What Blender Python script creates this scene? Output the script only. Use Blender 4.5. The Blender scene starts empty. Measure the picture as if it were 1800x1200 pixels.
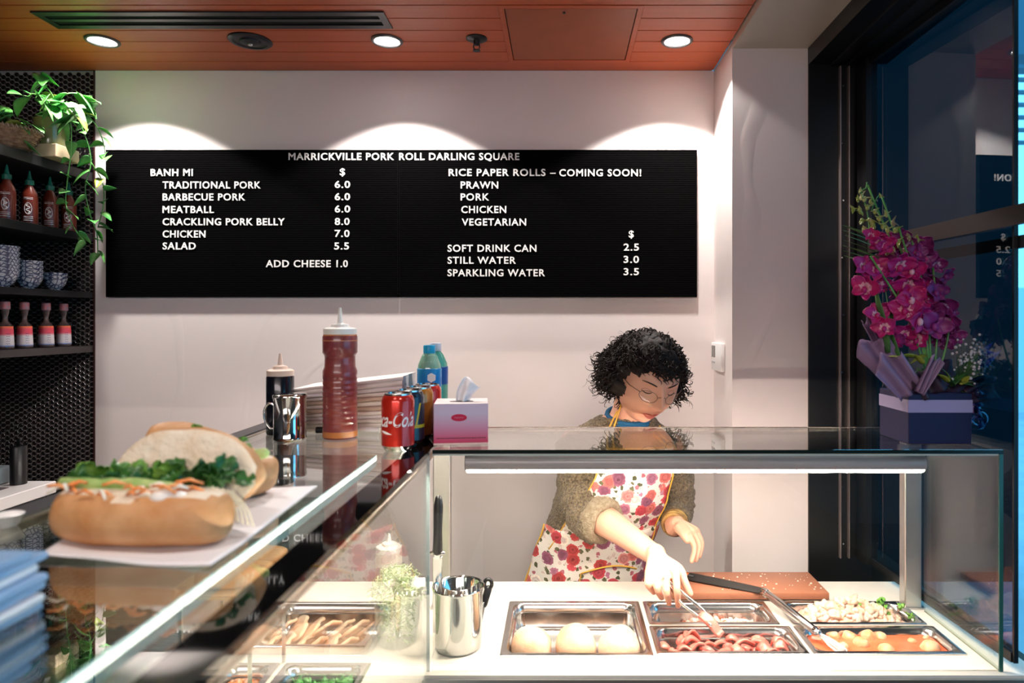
import bpy, bmesh, math, random
from mathutils import Vector, Matrix, noise
R = math.radians
PI = math.pi
rnd = random.Random(7)
SC = bpy.context.scene
COL = SC.collection
CAMZ = 1.6          # eye height; heights below are written relative to it through Zc()
F = 1200.0

# ------------------------------------------------------------------ camera
cam_d = bpy.data.cameras.new('camera')
cam = bpy.data.objects.new('camera', cam_d); COL.objects.link(cam)
cam.location = (0, 0, CAMZ); cam.rotation_euler = (R(90), 0, 0)
cam_d.lens = 24; cam_d.sensor_width = 36
cam_d.shift_x = -85/1800; cam_d.shift_y = -35/1800
cam_d.clip_start = 0.02
cam_d.dof.use_dof = True; cam_d.dof.focus_distance = 1.95; cam_d.dof.aperture_fstop = 3.4
SC.camera = cam
# ------------------------------------------------------------------ world and exposure
world = bpy.data.worlds.new('world'); SC.world = world; world.use_nodes = True
wn = world.node_tree
bg = wn.nodes['Background']
bg.inputs[0].default_value = (0.10, 0.46, 0.78, 1); bg.inputs[1].default_value = 1.5
SC.view_settings.view_transform = 'Standard'; SC.view_settings.look = 'None'
SC.view_settings.gamma = 1; SC.view_settings.use_curve_mapping = False
SC.view_settings.exposure = 1.0
try:
    SC.cycles.use_denoising = True
    SC.cycles.max_bounces = 10; SC.cycles.transparent_max_bounces = 16
    SC.cycles.sample_clamp_indirect = 6
    SC.cycles.caustics_reflective = False; SC.cycles.caustics_refractive = False
except Exception:
    pass

def spot(name, loc, power, size=112, blend=.12, color=(1, .945, .90), radius=.03, rot=(0, 0, 0)):
    l = bpy.data.lights.new(name, 'SPOT'); l.energy = power; l.spot_size = R(size); l.spot_blend = blend
    l.color = color; l.shadow_soft_size = radius
    o = bpy.data.objects.new(name, l); o.location = loc; o.rotation_euler = rot; COL.objects.link(o)
    return o

P_DOWN = 22.0
CEIL = CAMZ + .838
DOWN = [(-1.366, 2.036), (-.517, 2.036), (.348, 2.036)]
NEAR = [(-.55, .35), (.30, .45)]
for x, y in DOWN:
    spot('downlight_lamp', (x, y, CEIL-.012), P_DOWN)
for x, y in NEAR:
    spot('downlight_lamp', (x, y, CEIL-.012), P_DOWN*.45, size=120, blend=.5)

ar = bpy.data.lights.new('added_fill_light', 'AREA'); ar.shape = 'RECTANGLE'; ar.size = 3.0; ar.size_y = 1.0; ar.energy = 46; ar.color = (1, .88, .86)  # soft area light added behind the camera to brighten walls and bounce
ao = bpy.data.objects.new('added_fill_light', ar); ao.location = (-.6, -1.5, CEIL-.02); ao.rotation_euler = (R(25), 0, 0); COL.objects.link(ao)
# ------------------------------------------------------------------ helpers
def Zc(z): return CAMZ + z
def W(px, py, Y):
    return Vector(((px-985)*Y/F, Y, CAMZ-(py-565)*Y/F))
def PX(px, Y): return (px-985)*Y/F
def PZ(py, Y): return CAMZ-(py-565)*Y/F

MATS = {}
def mat(name, color=(.8, .8, .8), rough=.5, metal=0, spec=.5, bump=0, bscale=50, var=0, vscale=8, emit=None, estr=0,
        coat=0, trans=0, ior=1.45, alpha=1, sheen=0, sss=0, color2=None, detail=4):
    if name in MATS: return MATS[name]
    m = bpy.data.materials.new(name); m.use_nodes = True; MATS[name] = m
    nt = m.node_tree; p = nt.nodes['Principled BSDF']
    p.inputs['Base Color'].default_value = (*color, 1); p.inputs['Roughness'].default_value = rough
    p.inputs['Metallic'].default_value = metal; p.inputs['Specular IOR Level'].default_value = spec
    p.inputs['Coat Weight'].default_value = coat; p.inputs['Transmission Weight'].default_value = trans
    p.inputs['IOR'].default_value = ior; p.inputs['Alpha'].default_value = alpha
    p.inputs['Sheen Weight'].default_value = sheen
    if sss:
        p.inputs['Subsurface Weight'].default_value = sss; p.inputs['Subsurface Radius'].default_value = (.012, .005, .003)
        p.inputs['Subsurface Scale'].default_value = 1
    if emit:
        p.inputs['Emission Color'].default_value = (*emit, 1); p.inputs['Emission Strength'].default_value = estr
    if bump or var or color2:
        tc = nt.nodes.new('ShaderNodeTexCoord')
    if var or color2:
        n = nt.nodes.new('ShaderNodeTexNoise'); n.inputs['Scale'].default_value = vscale; n.inputs['Detail'].default_value = detail
        nt.links.new(tc.outputs['Object'], n.inputs['Vector'])
        mx = nt.nodes.new('ShaderNodeMix'); mx.data_type = 'RGBA'
        c2 = color2 or tuple(c*(1-var) for c in color)
        mx.inputs[6].default_value = (*color, 1); mx.inputs[7].default_value = (*c2, 1)
        mr = nt.nodes.new('ShaderNodeMapRange'); mr.inputs[1].default_value = .35; mr.inputs[2].default_value = .65
        nt.links.new(n.outputs['Fac'], mr.inputs[0]); nt.links.new(mr.outputs[0], mx.inputs[0])
        nt.links.new(mx.outputs[2], p.inputs['Base Color'])
    if bump:
        n2 = nt.nodes.new('ShaderNodeTexNoise'); n2.inputs['Scale'].default_value = bscale; n2.inputs['Detail'].default_value = 5
        nt.links.new(tc.outputs['Object'], n2.inputs['Vector'])
        b = nt.nodes.new('ShaderNodeBump'); b.inputs['Strength'].default_value = bump; b.inputs['Distance'].default_value = .01
        nt.links.new(n2.outputs['Fac'], b.inputs['Height']); nt.links.new(b.outputs[0], p.inputs['Normal'])
    return m

def glass_mat(name, tint=(.96, .99, .97), r0=.045, rough=0.0):
    """thin clear sheet: transparent plus Schlick reflection, both faces alike"""
    if name in MATS: return MATS[name]
    m = bpy.data.materials.new(name); m.use_nodes = True; MATS[name] = m
    nt = m.node_tree; nt.nodes.clear()
    out = nt.nodes.new('ShaderNodeOutputMaterial'); mix = nt.nodes.new('ShaderNodeMixShader')
    tr = nt.nodes.new('ShaderNodeBsdfTransparent'); tr.inputs[0].default_value = (*tint, 1)
    gl = nt.nodes.new('ShaderNodeBsdfGlossy'); gl.inputs['Roughness'].default_value = rough; gl.inputs[0].default_value = (1, 1, 1, 1)
    geo = nt.nodes.new('ShaderNodeNewGeometry')
    dot = nt.nodes.new('ShaderNodeVectorMath'); dot.operation = 'DOT_PRODUCT'
    nt.links.new(geo.outputs['Normal'], dot.inputs[0]); nt.links.new(geo.outputs['Incoming'], dot.inputs[1])
    def math_(op, a, b=None, clamp=False):
        n = nt.nodes.new('ShaderNodeMath'); n.operation = op; n.use_clamp = clamp
        for i, v in enumerate((a, b)):
            if v is None: continue
            if isinstance(v, (int, float)): n.inputs[i].default_value = v
            else: nt.links.new(v, n.inputs[i])
        return n.outputs[0]
    a = math_('ABSOLUTE', dot.outputs['Value'])
    p5 = math_('POWER', math_('SUBTRACT', 1.0, a, True), 5.0)
    f = math_('ADD', math_('MULTIPLY', p5, 1-r0), r0, True)
    nt.links.new(f, mix.inputs[0]); nt.links.new(tr.outputs[0], mix.inputs[1]); nt.links.new(gl.outputs[0], mix.inputs[2])
    nt.links.new(mix.outputs[0], out.inputs[0])
    return m

def obj(name, bm, m=None, parent=None, smooth=False, mats=None, kind=None, label=None):
    bmesh.ops.recalc_face_normals(bm, faces=bm.faces)
    me = bpy.data.meshes.new(name); bm.to_mesh(me); bm.free()
    for mm in (mats or [m]): me.materials.append(mm)
    if smooth:
        me.polygons.foreach_set('use_smooth', [True]*len(me.polygons))
        if smooth != 'all': me.set_sharp_from_angle(angle=R(40))
    o = bpy.data.objects.new(name, me); COL.objects.link(o)
    if parent is not None:
        o.parent = parent; o.matrix_parent_inverse = Matrix.Translation(parent.location).inverted() if parent.rotation_euler == (0,0,0) else parent.matrix_basis.inverted()
    if kind: o['kind'] = kind
    if label: o['label'] = label
    return o
def thing(name, label, cat, loc=(0, 0, 0), group=None):
    o = bpy.data.objects.new(name, None); COL.objects.link(o); o.location = loc; o.empty_display_size = .05
    return tag(o, label, cat, group)
def tag(o, label, cat, group=None):
    o['label'] = label; o['category'] = cat
    if group: o['group'] = group
    return o
def struct(o): o['kind'] = 'structure'; return o
def copy_tree(o, offset=Vector((0, 0, 0)), label=None, rotz=0, parent=None):
    """copy a thing (an Empty with parts, parts with sub-parts)"""
    c = o.copy(); COL.objects.link(c)
    if parent is None:
        c.location = o.location + Vector(offset); c.rotation_euler.z = o.rotation_euler.z + rotz
        if label: c['label'] = label
    else:
        c.parent = parent; c.matrix_parent_inverse = o.matrix_parent_inverse.copy()
    for ch in list(o.children): copy_tree(ch, parent=c)
    return c

def NB(): return bmesh.new()
def setmat(faces, i):
    for f in faces: f.material_index = i
def box(bm, c0, c1, bev=0, mi=0, M=None, seg=1):
    x0, y0, z0 = c0; x1, y1, z1 = c1
    r = bmesh.ops.create_cube(bm, size=1)
    vs = r['verts']
    for v in vs:
        v.co = Vector(((x0+x1)/2+v.co.x*(x1-x0), (y0+y1)/2+v.co.y*(y1-y0), (z0+z1)/2+v.co.z*(z1-z0)))
    if M is not None:
        for v in vs: v.co = M @ v.co
    fs = {f for v in vs for f in v.link_faces}
    setmat(fs, mi)
    if bev:
        es = list({e for v in vs for e in v.link_edges})
        g = bmesh.ops.bevel(bm, geom=es, offset=bev, segments=seg, affect='EDGES', profile=.5)
        setmat(g['faces'], mi)
def frames(pts):
    pts = [Vector(p) for p in pts]; T = []
    for i in range(len(pts)):
        t = pts[min(i+1, len(pts)-1)] - pts[max(i-1, 0)]
        T.append(t.normalized() if t.length > 1e-9 else Vector((0, 0, 1)))
    a = Vector((0, 0, 1)) if abs(T[0].z) < .9 else Vector((1, 0, 0))
    u = (a - T[0]*a.dot(T[0])).normalized(); out = []
    for t in T:
        u = (u - t*u.dot(t))
        u = u.normalized() if u.length > 1e-6 else t.orthogonal().normalized()
        out.append((u, t.cross(u)))
    return pts, out
def loft(bm, rings, cap=True, mi=0, closed=True):
    vr = [[bm.verts.new(p) for p in r] for r in rings]; n = len(vr[0]); fs = []
    for a, b in zip(vr, vr[1:]):
        for i in range(n if closed else n-1):
            j = (i+1) % n
            fs.append(bm.faces.new((a[i], a[j], b[j], b[i])))
    if cap and closed:
        fs.append(bm.faces.new(vr[0][::-1])); fs.append(bm.faces.new(vr[-1]))
    setmat(fs, mi)
    return fs
def tube(bm, pts, r, n=8, mi=0, flat=1, round_ends=False):
    pts = [Vector(p) for p in pts]
    rr = [r]*len(pts) if isinstance(r, (int, float)) else list(r)
    if round_ends:
        d0 = (pts[0]-pts[1]).normalized(); d1 = (pts[-1]-pts[-2]).normalized()
        a, b = rr[0], rr[-1]
        pts = [pts[0]+d0*a*.95, pts[0]+d0*a*.6] + pts + [pts[-1]+d1*b*.6, pts[-1]+d1*b*.95]
        rr = [a*.3, a*.8] + rr + [b*.8, b*.3]
    pts, fr = frames(pts)
    loft(bm, [[p + (u*math.cos(2*PI*k/n) + v*flat*math.sin(2*PI*k/n))*q for k in range(n)] for p, (u, v), q in zip(pts, fr, rr)], mi=mi)
def bez(p, n=12):
    """smooth Catmull-Rom through points"""
    p = [Vector(q) for q in p]; p = [p[0]*2-p[1]] + p + [p[-1]*2-p[-2]]; out = []
    for i in range(1, len(p)-2):
        for k in range(n):
            t = k/n
            out.append(.5*((2*p[i]) + (p[i+1]-p[i-1])*t + (2*p[i-1]-5*p[i]+4*p[i+1]-p[i+2])*t*t + (3*p[i]-p[i-1]-3*p[i+1]+p[i+2])*t**3))
    out.append(p[-2]); return out
def lathe(bm, prof, c=(0, 0, 0), n=32, mi=0, sx=1, sy=1, cap=True):
    c = Vector(c)
    loft(bm, [[c + Vector((max(r, 1e-5)*sx*math.cos(2*PI*k/n), max(r, 1e-5)*sy*math.sin(2*PI*k/n), z)) for k in range(n)] for r, z in prof], mi=mi, cap=cap)
def ball(bm, c, r, M=None, seg=16, rings=10, mi=0, nz=0, ns=20):
    if isinstance(r, (int, float)): r = (r, r, r)
    c = Vector(c)
    def pt(a, e):
        co = Vector((r[0]*math.cos(a)*math.cos(e), r[1]*math.sin(a)*math.cos(e), r[2]*math.sin(e)))
        if M is not None: co = M @ co
        if nz: co += co.normalized()*noise.noise((co+c)*ns)*nz
        return bm.verts.new(co+c)
    lo, hi = pt(0, -PI/2), pt(0, PI/2)
    rr_ = [[pt(2*PI*k/seg, -PI/2+PI*j/rings) for k in range(seg)] for j in range(1, rings)]
    fs = []
    for k in range(seg):
        n = (k+1) % seg
        fs.append(bm.faces.new((lo, rr_[0][n], rr_[0][k]))); fs.append(bm.faces.new((hi, rr_[-1][k], rr_[-1][n])))
        for a, b in zip(rr_, rr_[1:]): fs.append(bm.faces.new((a[k], a[n], b[n], b[k])))
    setmat(fs, mi)
def cyl(bm, c, r, h, n=32, mi=0, axis='Z'):
    c = Vector(c); ax = {'X': Vector((1, 0, 0)), 'Y': Vector((0, 1, 0)), 'Z': Vector((0, 0, 1))}[axis]
    tube(bm, [c-ax*h/2, c+ax*h/2], r, n, mi)
def rot(x=0, y=0, z=0): return Matrix.Rotation(R(z), 3, 'Z') @ Matrix.Rotation(R(y), 3, 'Y') @ Matrix.Rotation(R(x), 3, 'X')
def sheet(bm, f, nu, nv, th=.0008, mi=0):
    """closed thin sheet from f(u,v) -> Vector"""
    g = [[Vector(f(i/nu, j/nv)) for j in range(nv+1)] for i in range(nu+1)]
    def nrm(i, j):
        a = g[min(i+1, nu)][j]-g[max(i-1, 0)][j]; b = g[i][min(j+1, nv)]-g[i][max(j-1, 0)]
        k = a.cross(b); return k.normalized() if k.length > 1e-12 else Vector((0, 0, 1))
    top = [[bm.verts.new(g[i][j]+nrm(i, j)*th/2) for j in range(nv+1)] for i in range(nu+1)]
    bot = [[bm.verts.new(g[i][j]-nrm(i, j)*th/2) for j in range(nv+1)] for i in range(nu+1)]
    fs = []
    for i in range(nu):
        for j in range(nv):
            fs.append(bm.faces.new((top[i][j], top[i+1][j], top[i+1][j+1], top[i][j+1])))
            fs.append(bm.faces.new((bot[i][j], bot[i][j+1], bot[i+1][j+1], bot[i+1][j])))
    for i in range(nu):
        fs.append(bm.faces.new((top[i][0], bot[i][0], bot[i+1][0], top[i+1][0])))
        fs.append(bm.faces.new((top[i][nv], top[i+1][nv], bot[i+1][nv], bot[i][nv])))
    for j in range(nv):
        fs.append(bm.faces.new((top[0][j], top[0][j+1], bot[0][j+1], bot[0][j])))
        fs.append(bm.faces.new((top[nu][j], bot[nu][j], bot[nu][j+1], top[nu][j+1])))
    setmat(fs, mi)
def text_mesh(s, width=None, height=1.0, extrude=0.0, bold=0.0, shear=0.0, spacing=1.0):
    """mesh of a string in the x-y plane, lower left at 0,0, cap height = height, stretched to width"""
    c = bpy.data.curves.new('t', 'FONT'); c.body = s; c.size = 1; c.extrude = extrude; c.offset = bold; c.shear = shear
    c.space_character = spacing; c.resolution_u = 3
    o = bpy.data.objects.new('t', c); COL.objects.link(o)
    bpy.context.view_layer.update()
    me = bpy.data.meshes.new_from_object(o.evaluated_get(bpy.context.evaluated_depsgraph_get()))
    bpy.data.objects.remove(o); bpy.data.curves.remove(c)
    xs = [v.co.x for v in me.vertices]; ys = [v.co.y for v in me.vertices]
    x0, x1, y0, y1 = min(xs), max(xs), 0.0, .729
    sy = height/(y1-y0); sx = (width/(x1-x0)) if width else sy
    for v in me.vertices:
        v.co = Vector(((v.co.x-x0)*sx, (v.co.y-y0)*sy, v.co.z))
    b = NB(); b.from_mesh(me); bpy.data.meshes.remove(me)
    return b

# ------------------------------------------------------------------ materials
def plaster_mat():
    m = mat('plaster', (.80, .715, .69), rough=.6, bump=.0, var=.05, vscale=3)
    nt = m.node_tree; p = nt.nodes['Principled BSDF']
    tc = nt.nodes.new('ShaderNodeTexCoord')
    n = nt.nodes.new('ShaderNodeTexNoise'); n.inputs['Scale'].default_value = 5; n.inputs['Detail'].default_value = 6; n.inputs['Distortion'].default_value = 1.5
    w = nt.nodes.new('ShaderNodeTexWave'); w.inputs['Scale'].default_value = .8; w.inputs['Distortion'].default_value = 14; w.inputs['Detail'].default_value = 3
    mr = nt.nodes.new('ShaderNodeMapRange'); mr.inputs[1].default_value = .97; mr.inputs[2].default_value = 1
    ad = nt.nodes.new('ShaderNodeMath'); ad.operation = 'ADD'
    b = nt.nodes.new('ShaderNodeBump'); b.inputs['Strength'].default_value = .12; b.inputs['Distance'].default_value = .004
    nt.links.new(tc.outputs['Object'], n.inputs['Vector']); nt.links.new(tc.outputs['Object'], w.inputs['Vector'])
    nt.links.new(w.outputs['Fac'], mr.inputs[0]); nt.links.new(n.outputs['Fac'], ad.inputs[0]); nt.links.new(mr.outputs[0], ad.inputs[1])
    nt.links.new(ad.outputs[0], b.inputs['Height']); nt.links.new(b.outputs[0], p.inputs['Normal'])
    return m
PLASTER = plaster_mat()
def wood_mat(name, c1, c2, rough=.45, sx=1.5, sy=60, sz=60):
    if name in MATS: return MATS[name]
    m = mat(name, c1, rough=rough)
    nt = m.node_tree; p = nt.nodes['Principled BSDF']
    tc = nt.nodes.new('ShaderNodeTexCoord'); mp = nt.nodes.new('ShaderNodeMapping'); mp.inputs['Scale'].default_value = (sx, sy, sz)
    n = nt.nodes.new('ShaderNodeTexNoise'); n.inputs['Scale'].default_value = 1; n.inputs['Detail'].default_value = 6
    mx = nt.nodes.new('ShaderNodeMix'); mx.data_type = 'RGBA'; mx.inputs[6].default_value = (*c1, 1); mx.inputs[7].default_value = (*c2, 1)
    nt.links.new(tc.outputs['Object'], mp.inputs[0]); nt.links.new(mp.outputs[0], n.inputs['Vector'])
    nt.links.new(n.outputs['Fac'], mx.inputs[0]); nt.links.new(mx.outputs[2], p.inputs['Base Color'])
    b = nt.nodes.new('ShaderNodeBump'); b.inputs['Strength'].default_value = .08; nt.links.new(n.outputs['Fac'], b.inputs['Height']); nt.links.new(b.outputs[0], p.inputs['Normal'])
    return m
ORANGE = wood_mat('orange_timber', (.58, .115, .035), (.42, .075, .022))
BLACK = mat('black_paint', (.004, .004, .005), rough=.35)
BLACKM = mat('black_matt', (.012, .012, .013), rough=.7)
DARKMETAL = mat('dark_metal', (.03, .03, .035), rough=.35, metal=.6)
STEEL = mat('stainless_steel', (.72, .70, .67), rough=.18, metal=1)
STEELB = mat('brushed_steel', (.62, .6, .57), rough=.32, metal=1, bump=.05, bscale=120)
CHROME = mat('polished_steel', (.78, .77, .75), rough=.06, metal=1)
WHITEP = mat('white_plastic', (.82, .8, .78), rough=.35)
DECK = mat('stone_deck', (.80, .74, .64), rough=.3, var=.06, vscale=40)
GLASS = glass_mat('clear_glass', (.975, .99, .98))
GLASST = glass_mat('case_top_glass', (.90, .94, .92), r0=.27)
GLASSD = glass_mat('window_glass', (.30, .44, .50), r0=.07)
EDGE = mat('glass_edge_green', (.02, .10, .075), rough=.1, spec=.8)
EDGEL = mat('glass_edge_cyan', (.20, .42, .44), rough=.2, spec=.8, var=.25, vscale=150)
SKIN = mat('skin', (.82, .43, .29), rough=.45, sss=.08, var=.06, vscale=30)
LEAF = mat('leaf_green', (.035, .22, .045), rough=.32, color2=(.16, .42, .10), vscale=25)
LEAFD = mat('dark_leaf', (.035, .12, .03), rough=.4, color2=(.08, .22, .05), vscale=30)
LEAFY = mat('yellow_leaf', (.30, .32, .03), rough=.4, color2=(.14, .22, .03), vscale=12)
LAMP = mat('lamp_disc', (1, 1, 1), emit=(1, .97, .93), estr=9)

# ------------------------------------------------------------------ the room
YW = 2.28
b = NB(); box(b, (-2.5, -2.6, -.1), (3.5, YW+.15, 0)); struct(obj('floor', b, mat('floor_tile', (.10, .095, .09), rough=.4, var=.3, vscale=3)))
b = NB(); box(b, (-1.555, YW, 0), (.513, YW+.15, CEIL)); struct(obj('wall_back', b, PLASTER))
b = NB(); box(b, (-2.5, YW+.004, 0), (-1.557, YW+.15, CEIL)); 
wt = struct(obj('wall_tiled', b, mat('pale_grout', (.31, .275, .26), rough=.8)))
# hexagonal mosaic: pitch 17 mm, under 10 px each, joined into one part
b = NB(); ph = .0171; cs = ph*.866; x = -1.5655; ci = 0
while x > -2.46:
    z = .45 + (ph/2 if ci % 2 else 0)
    while z < CEIL-.005:
        r0, r1 = ph*.515, ph*.455
        y0, y1, y2 = YW+.004, YW+.0005, YW-.0005
        ring = lambda r, y: [Vector((x+r*math.cos(k*PI/3), y, z+r*math.sin(k*PI/3))) for k in range(6)]
        vr = [[b.verts.new(p) for p in rg] for rg in (ring(r1, y0), ring(r1, y1), ring(r1*.9, y2))]
        for p, q in zip(vr, vr[1:]):
            for i in range(6): b.faces.new((p[i], p[(i+1) % 6], q[(i+1) % 6], q[i]))
        b.faces.new(vr[2])
        z += ph
    x -= cs; ci += 1
o = obj('hexagon_tiles', b, mat('black_tile', (.010, .008, .009), rough=.25), wt, kind='stuff', label='black hexagon mosaic tiles with pale joints')
b = NB(); box(b, (-1.5575, YW-.004, 0), (-1.553, YW, CEIL)); struct(obj('trim_1', b, mat('dark_red_trim', (.04, .012, .012), rough=.4)))
b = NB(); box(b, (.513, 2.038, 0), (.739, YW+.15, CEIL)); struct(obj('wall_column', b, PLASTER))
b = NB(); box(b, (-2.6, -2.6, 0), (-2.5, YW+.15, CEIL)); struct(obj('wall_left', b, mat('dark_wall', (.05, .045, .045), rough=.7)))
b = NB(); box(b, (-2.5, -2.7, 0), (3.5, -2.6, CEIL+.1)); struct(obj('wall_rear', b, mat('rear_wall', (.22, .17, .15), rough=.8)))
# ceiling: slab with boards
b = NB(); box(b, (-2.5, -2.6, CEIL+.012), (.513, YW+.15, CEIL+.12))
ceil = struct(obj('ceiling', b, BLACKM))
PX0, PX1, PY0, PY1 = -.165, .222, 1.8090, 2.2015
pmesh = {}
y = YW
first = None
while y > -2.5:
    ya = y-.0785
    spans = [(-2.5, .511)]
    if y > PY0+.01 and ya < PY1-.01: spans = [(-2.5, PX0), (PX1, .511)]
    for sx0, sx1 in spans:
        key = (sx0, sx1)
        if key not in pmesh:
            bb = NB(); box(bb, (sx0, .0014, 0), (sx1, .0785-.0014, .012), bev=.0012)
            o = obj('plank', bb, ORANGE, ceil); pmesh[key] = o
        else:
            o = pmesh[key].copy(); COL.objects.link(o)
        o.location = (0, ya, CEIL); 
    y = ya
# access hatch
b = NB()
for c0, c1 in (((PX0, PY0, 0), (PX1, PY0+.016, .014)), ((PX0, PY1-.016, 0), (PX1, PY1, .014)), ((PX0, PY0+.016, 0), (PX0+.014, PY1-.016, .014)), ((PX1-.014, PY0+.016, 0), (PX1, PY1-.016, .014))):
    box(b, (c0[0], c0[1], CEIL-.002+c0[2]), (c1[0], c1[1], CEIL-.002+c1[2]))
hatch = thing('access_hatch', 'square orange access hatch set flush in the boarded ceiling', 'hatch', (.03, 2.0, CEIL))
obj('frame', b, ORANGE, hatch)
b = NB(); box(b, (PX0+.017, PY0+.019, CEIL-.001), (PX1-.017, PY1-.019, CEIL+.010)); obj('panel', b, wood_mat('orange_panel', (.40, .10, .035), (.33, .08, .03), sx=20, sy=20), hatch)
b = NB(); cyl(b, (.01, PY0+.04, CEIL-.002), .004, .003, 10); obj('lock', b, BLACK, hatch)
# cream soffit to the right of the boards
b = NB(); box(b, (.514, -2.6, CEIL-.023), (.80, 2.038, CEIL+.12)); struct(obj('trim_2', b, mat('cream_paint', (.62, .56, .47), rough=.35, bump=.15, bscale=12)))
b = NB(); box(b, (.80, -2.6, CEIL-.02), (.97, 2.5, CEIL+.12)); box(b, (.97, -2.6, CEIL-.02), (3.5, 1.0, CEIL+.12)); struct(obj('trim_3', b, BLACKM))
# linear vent
v = thing('ceiling_vent', 'long black linear air vent with two slots in orange ceiling', 'vent', (-.95, 1.895, CEIL))
b = NB(); X0, X1, Y0, Y1 = -1.432, -.478, 1.843, 1.947; zt = CEIL-.004
for c0, c1 in (((X0, Y0), (X1, Y0+.022)), ((X0, Y1-.022), (X1, Y1)), ((X0, Y0+.022), (X0+.02, Y1-.022)), ((X1-.02, Y0+.022), (X1, Y1-.022))):
    box(b, (c0[0], c0[1], zt), (c1[0], c1[1], CEIL+.001))
obj('frame', b, DARKMETAL, v)
b = NB(); box(b, (X0+.02, 1.887, zt+.001), (X1-.02, 1.903, CEIL+.001)); obj('slat', b, DARKMETAL, v)
b = NB(); box(b, (X0+.02, Y0+.022, CEIL-.0006), (X1-.02, Y1-.022, CEIL+.002)); obj('duct_opening', b, mat('void_black', (.001, .001, .001), rough=1), v)
# round speaker
sp = thing('ceiling_speaker', 'round black speaker in the ceiling between two lit downlights', 'speaker', (-.925, 2.036, CEIL))
b = NB(); lathe(b, [(.062, .001), (.062, -.003), (.058, -.006), (.048, -.007), (.046, -.004), (.03, -.004), (.028, -.008), (.012, -.012), (.0, -.012)], (-.925, 2.036, CEIL), 40)
obj('grille', b, DARKMETAL, sp, smooth=True)
b = NB(); lathe(b, [(.008, -.011), (.006, -.015), (0, -.016)], (-.925, 2.036, CEIL), 12); obj('tweeter', b, STEEL, sp, smooth=True)
# sprinkler
sk = thing('fire_sprinkler', 'small black fire sprinkler hanging from orange ceiling', 'sprinkler', (-.248, 2.02, CEIL))
b = NB(); lathe(b, [(.031, .001), (.031, -.003), (.024, -.007), (.01, -.009), (.009, -.02), (.004, -.022), (0, -.022)], (-.248, 2.02, CEIL), 28); obj('escutcheon', b, BLACK, sk, smooth=True)
b = NB()
for s in (-1, 1): tube(b, bez([(-.248+s*.007, 2.02, CEIL-.018), (-.248+s*.009, 2.02, CEIL-.027), (-.248+s*.003, 2.02, CEIL-.036)], 4), .0016, 6)
obj('yoke_arms', b, DARKMETAL, sk, smooth=True)
b = NB(); lathe(b, [(.003, -.034), (.011, -.036), (.011, -.038), (0, -.038)], (-.248, 2.02, CEIL), 16); obj('deflector', b, DARKMETAL, sk)
# downlights
names = ['lit downlight nearest the tiled wall', 'lit downlight between the round speaker and the sprinkler', 'lit downlight right of the square access hatch']
def downlight(x, y, label):
    t = thing('downlight', label, 'light', (x, y, CEIL), 'round recessed ceiling downlights')
    b = NB(); lathe(b, [(.046, .001), (.047, -.003), (.044, -.006), (.038, -.005), (.0365, .001)], (x, y, CEIL), 36, cap=False)
    obj('trim_ring', b, mat('grey_ring', (.12, .12, .12), rough=.3, metal=.5), t, smooth=True)
    b = NB(); lathe(b, [(.0365, -.0015), (.0, -.0025)], (x, y, CEIL), 28); obj('lens', b, LAMP, t)
for (x, y), n in zip(DOWN, names): downlight(x, y, n)
for (x, y), n in zip(NEAR, ['out of frame downlight over the sandwich', 'out of frame downlight over the customer side']): downlight(x, y, n)
# thermostat on the return wall
t = thing('thermostat', 'small white wall thermostat beside the corner by the column', 'thermostat', (.506, 2.19, Zc(-.115)))
b = NB(); box(b, (.499, 2.125, Zc(-.158)), (.5129, 2.262, Zc(-.068)), bev=.004, seg=2); obj('housing', b, WHITEP, t, smooth=True)
b = NB(); box(b, (.4983, 2.20, Zc(-.115)), (.4992, 2.25, Zc(-.078))); obj('display', b, mat('lcd_grey', (.12, .13, .12), rough=.2), t)
b = NB()
for k in range(3): box(b, (.4980, 2.205+k*.016, Zc(-.135)), (.4992, 2.213+k*.016, Zc(-.129)))
obj('buttons', b, mat('grey_plastic', (.4, .4, .4)), t)

# ------------------------------------------------------------------ letter boards
BY = YW-.015
LET = mat('white_letter', (.88, .86, .83), rough=.4)
FELT = mat('black_felt', (.002, .0018, .002), rough=.95, spec=.05)
def letter_board(x0, x1, label, lines):
    X0, X1 = PX(x0, BY), PX(x1, BY); Z1, Z0 = PZ(263.5, BY), PZ(522, BY)
    t = thing('letter_board', label, 'menu board', ((X0+X1)/2, YW, Z0), 'black menu boards on the back wall')
    b = NB(); box(b, (X0, BY+.002, Z0), (X1, YW-.0005, Z1)); obj('backing', b, FELT, t)
    b = NB(); z = Z0+.006
    while z < Z1-.006:
        box(b, (X0+.004, BY-.0012, z), (X1-.004, BY+.003, z+.0042)); z += .0062
    obj('felt_ridges', b, FELT, t, kind='stuff')
    b = NB()
    for c0, c1 in (((X0, Z0), (X1, Z0+.005)), ((X0, Z1-.005), (X1, Z1)), ((X0, Z0), (X0+.004, Z1)), ((X1-.004, Z0), (X1, Z1))):
        box(b, (c0[0], BY-.003, c0[1]), (c1[0], BY+.003, c1[1]))
    obj('frame', b, FELT, t)
    for s, a, c, yc in lines:
        h = 12.6*BY/F
        tm = text_mesh(s, width=(c-a)*BY/F, height=h, extrude=.0012, bold=.018, spacing=1.12)
        M = Matrix.Translation((PX(a, BY), BY-.0030, PZ(yc+6.3, BY))) @ Matrix.Rotation(R(90), 4, 'X')
        bmesh.ops.transform(tm, matrix=M, verts=tm.verts)
        obj('lettering', tm, LET, t, label='white plastic letters reading ' + s)
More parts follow.
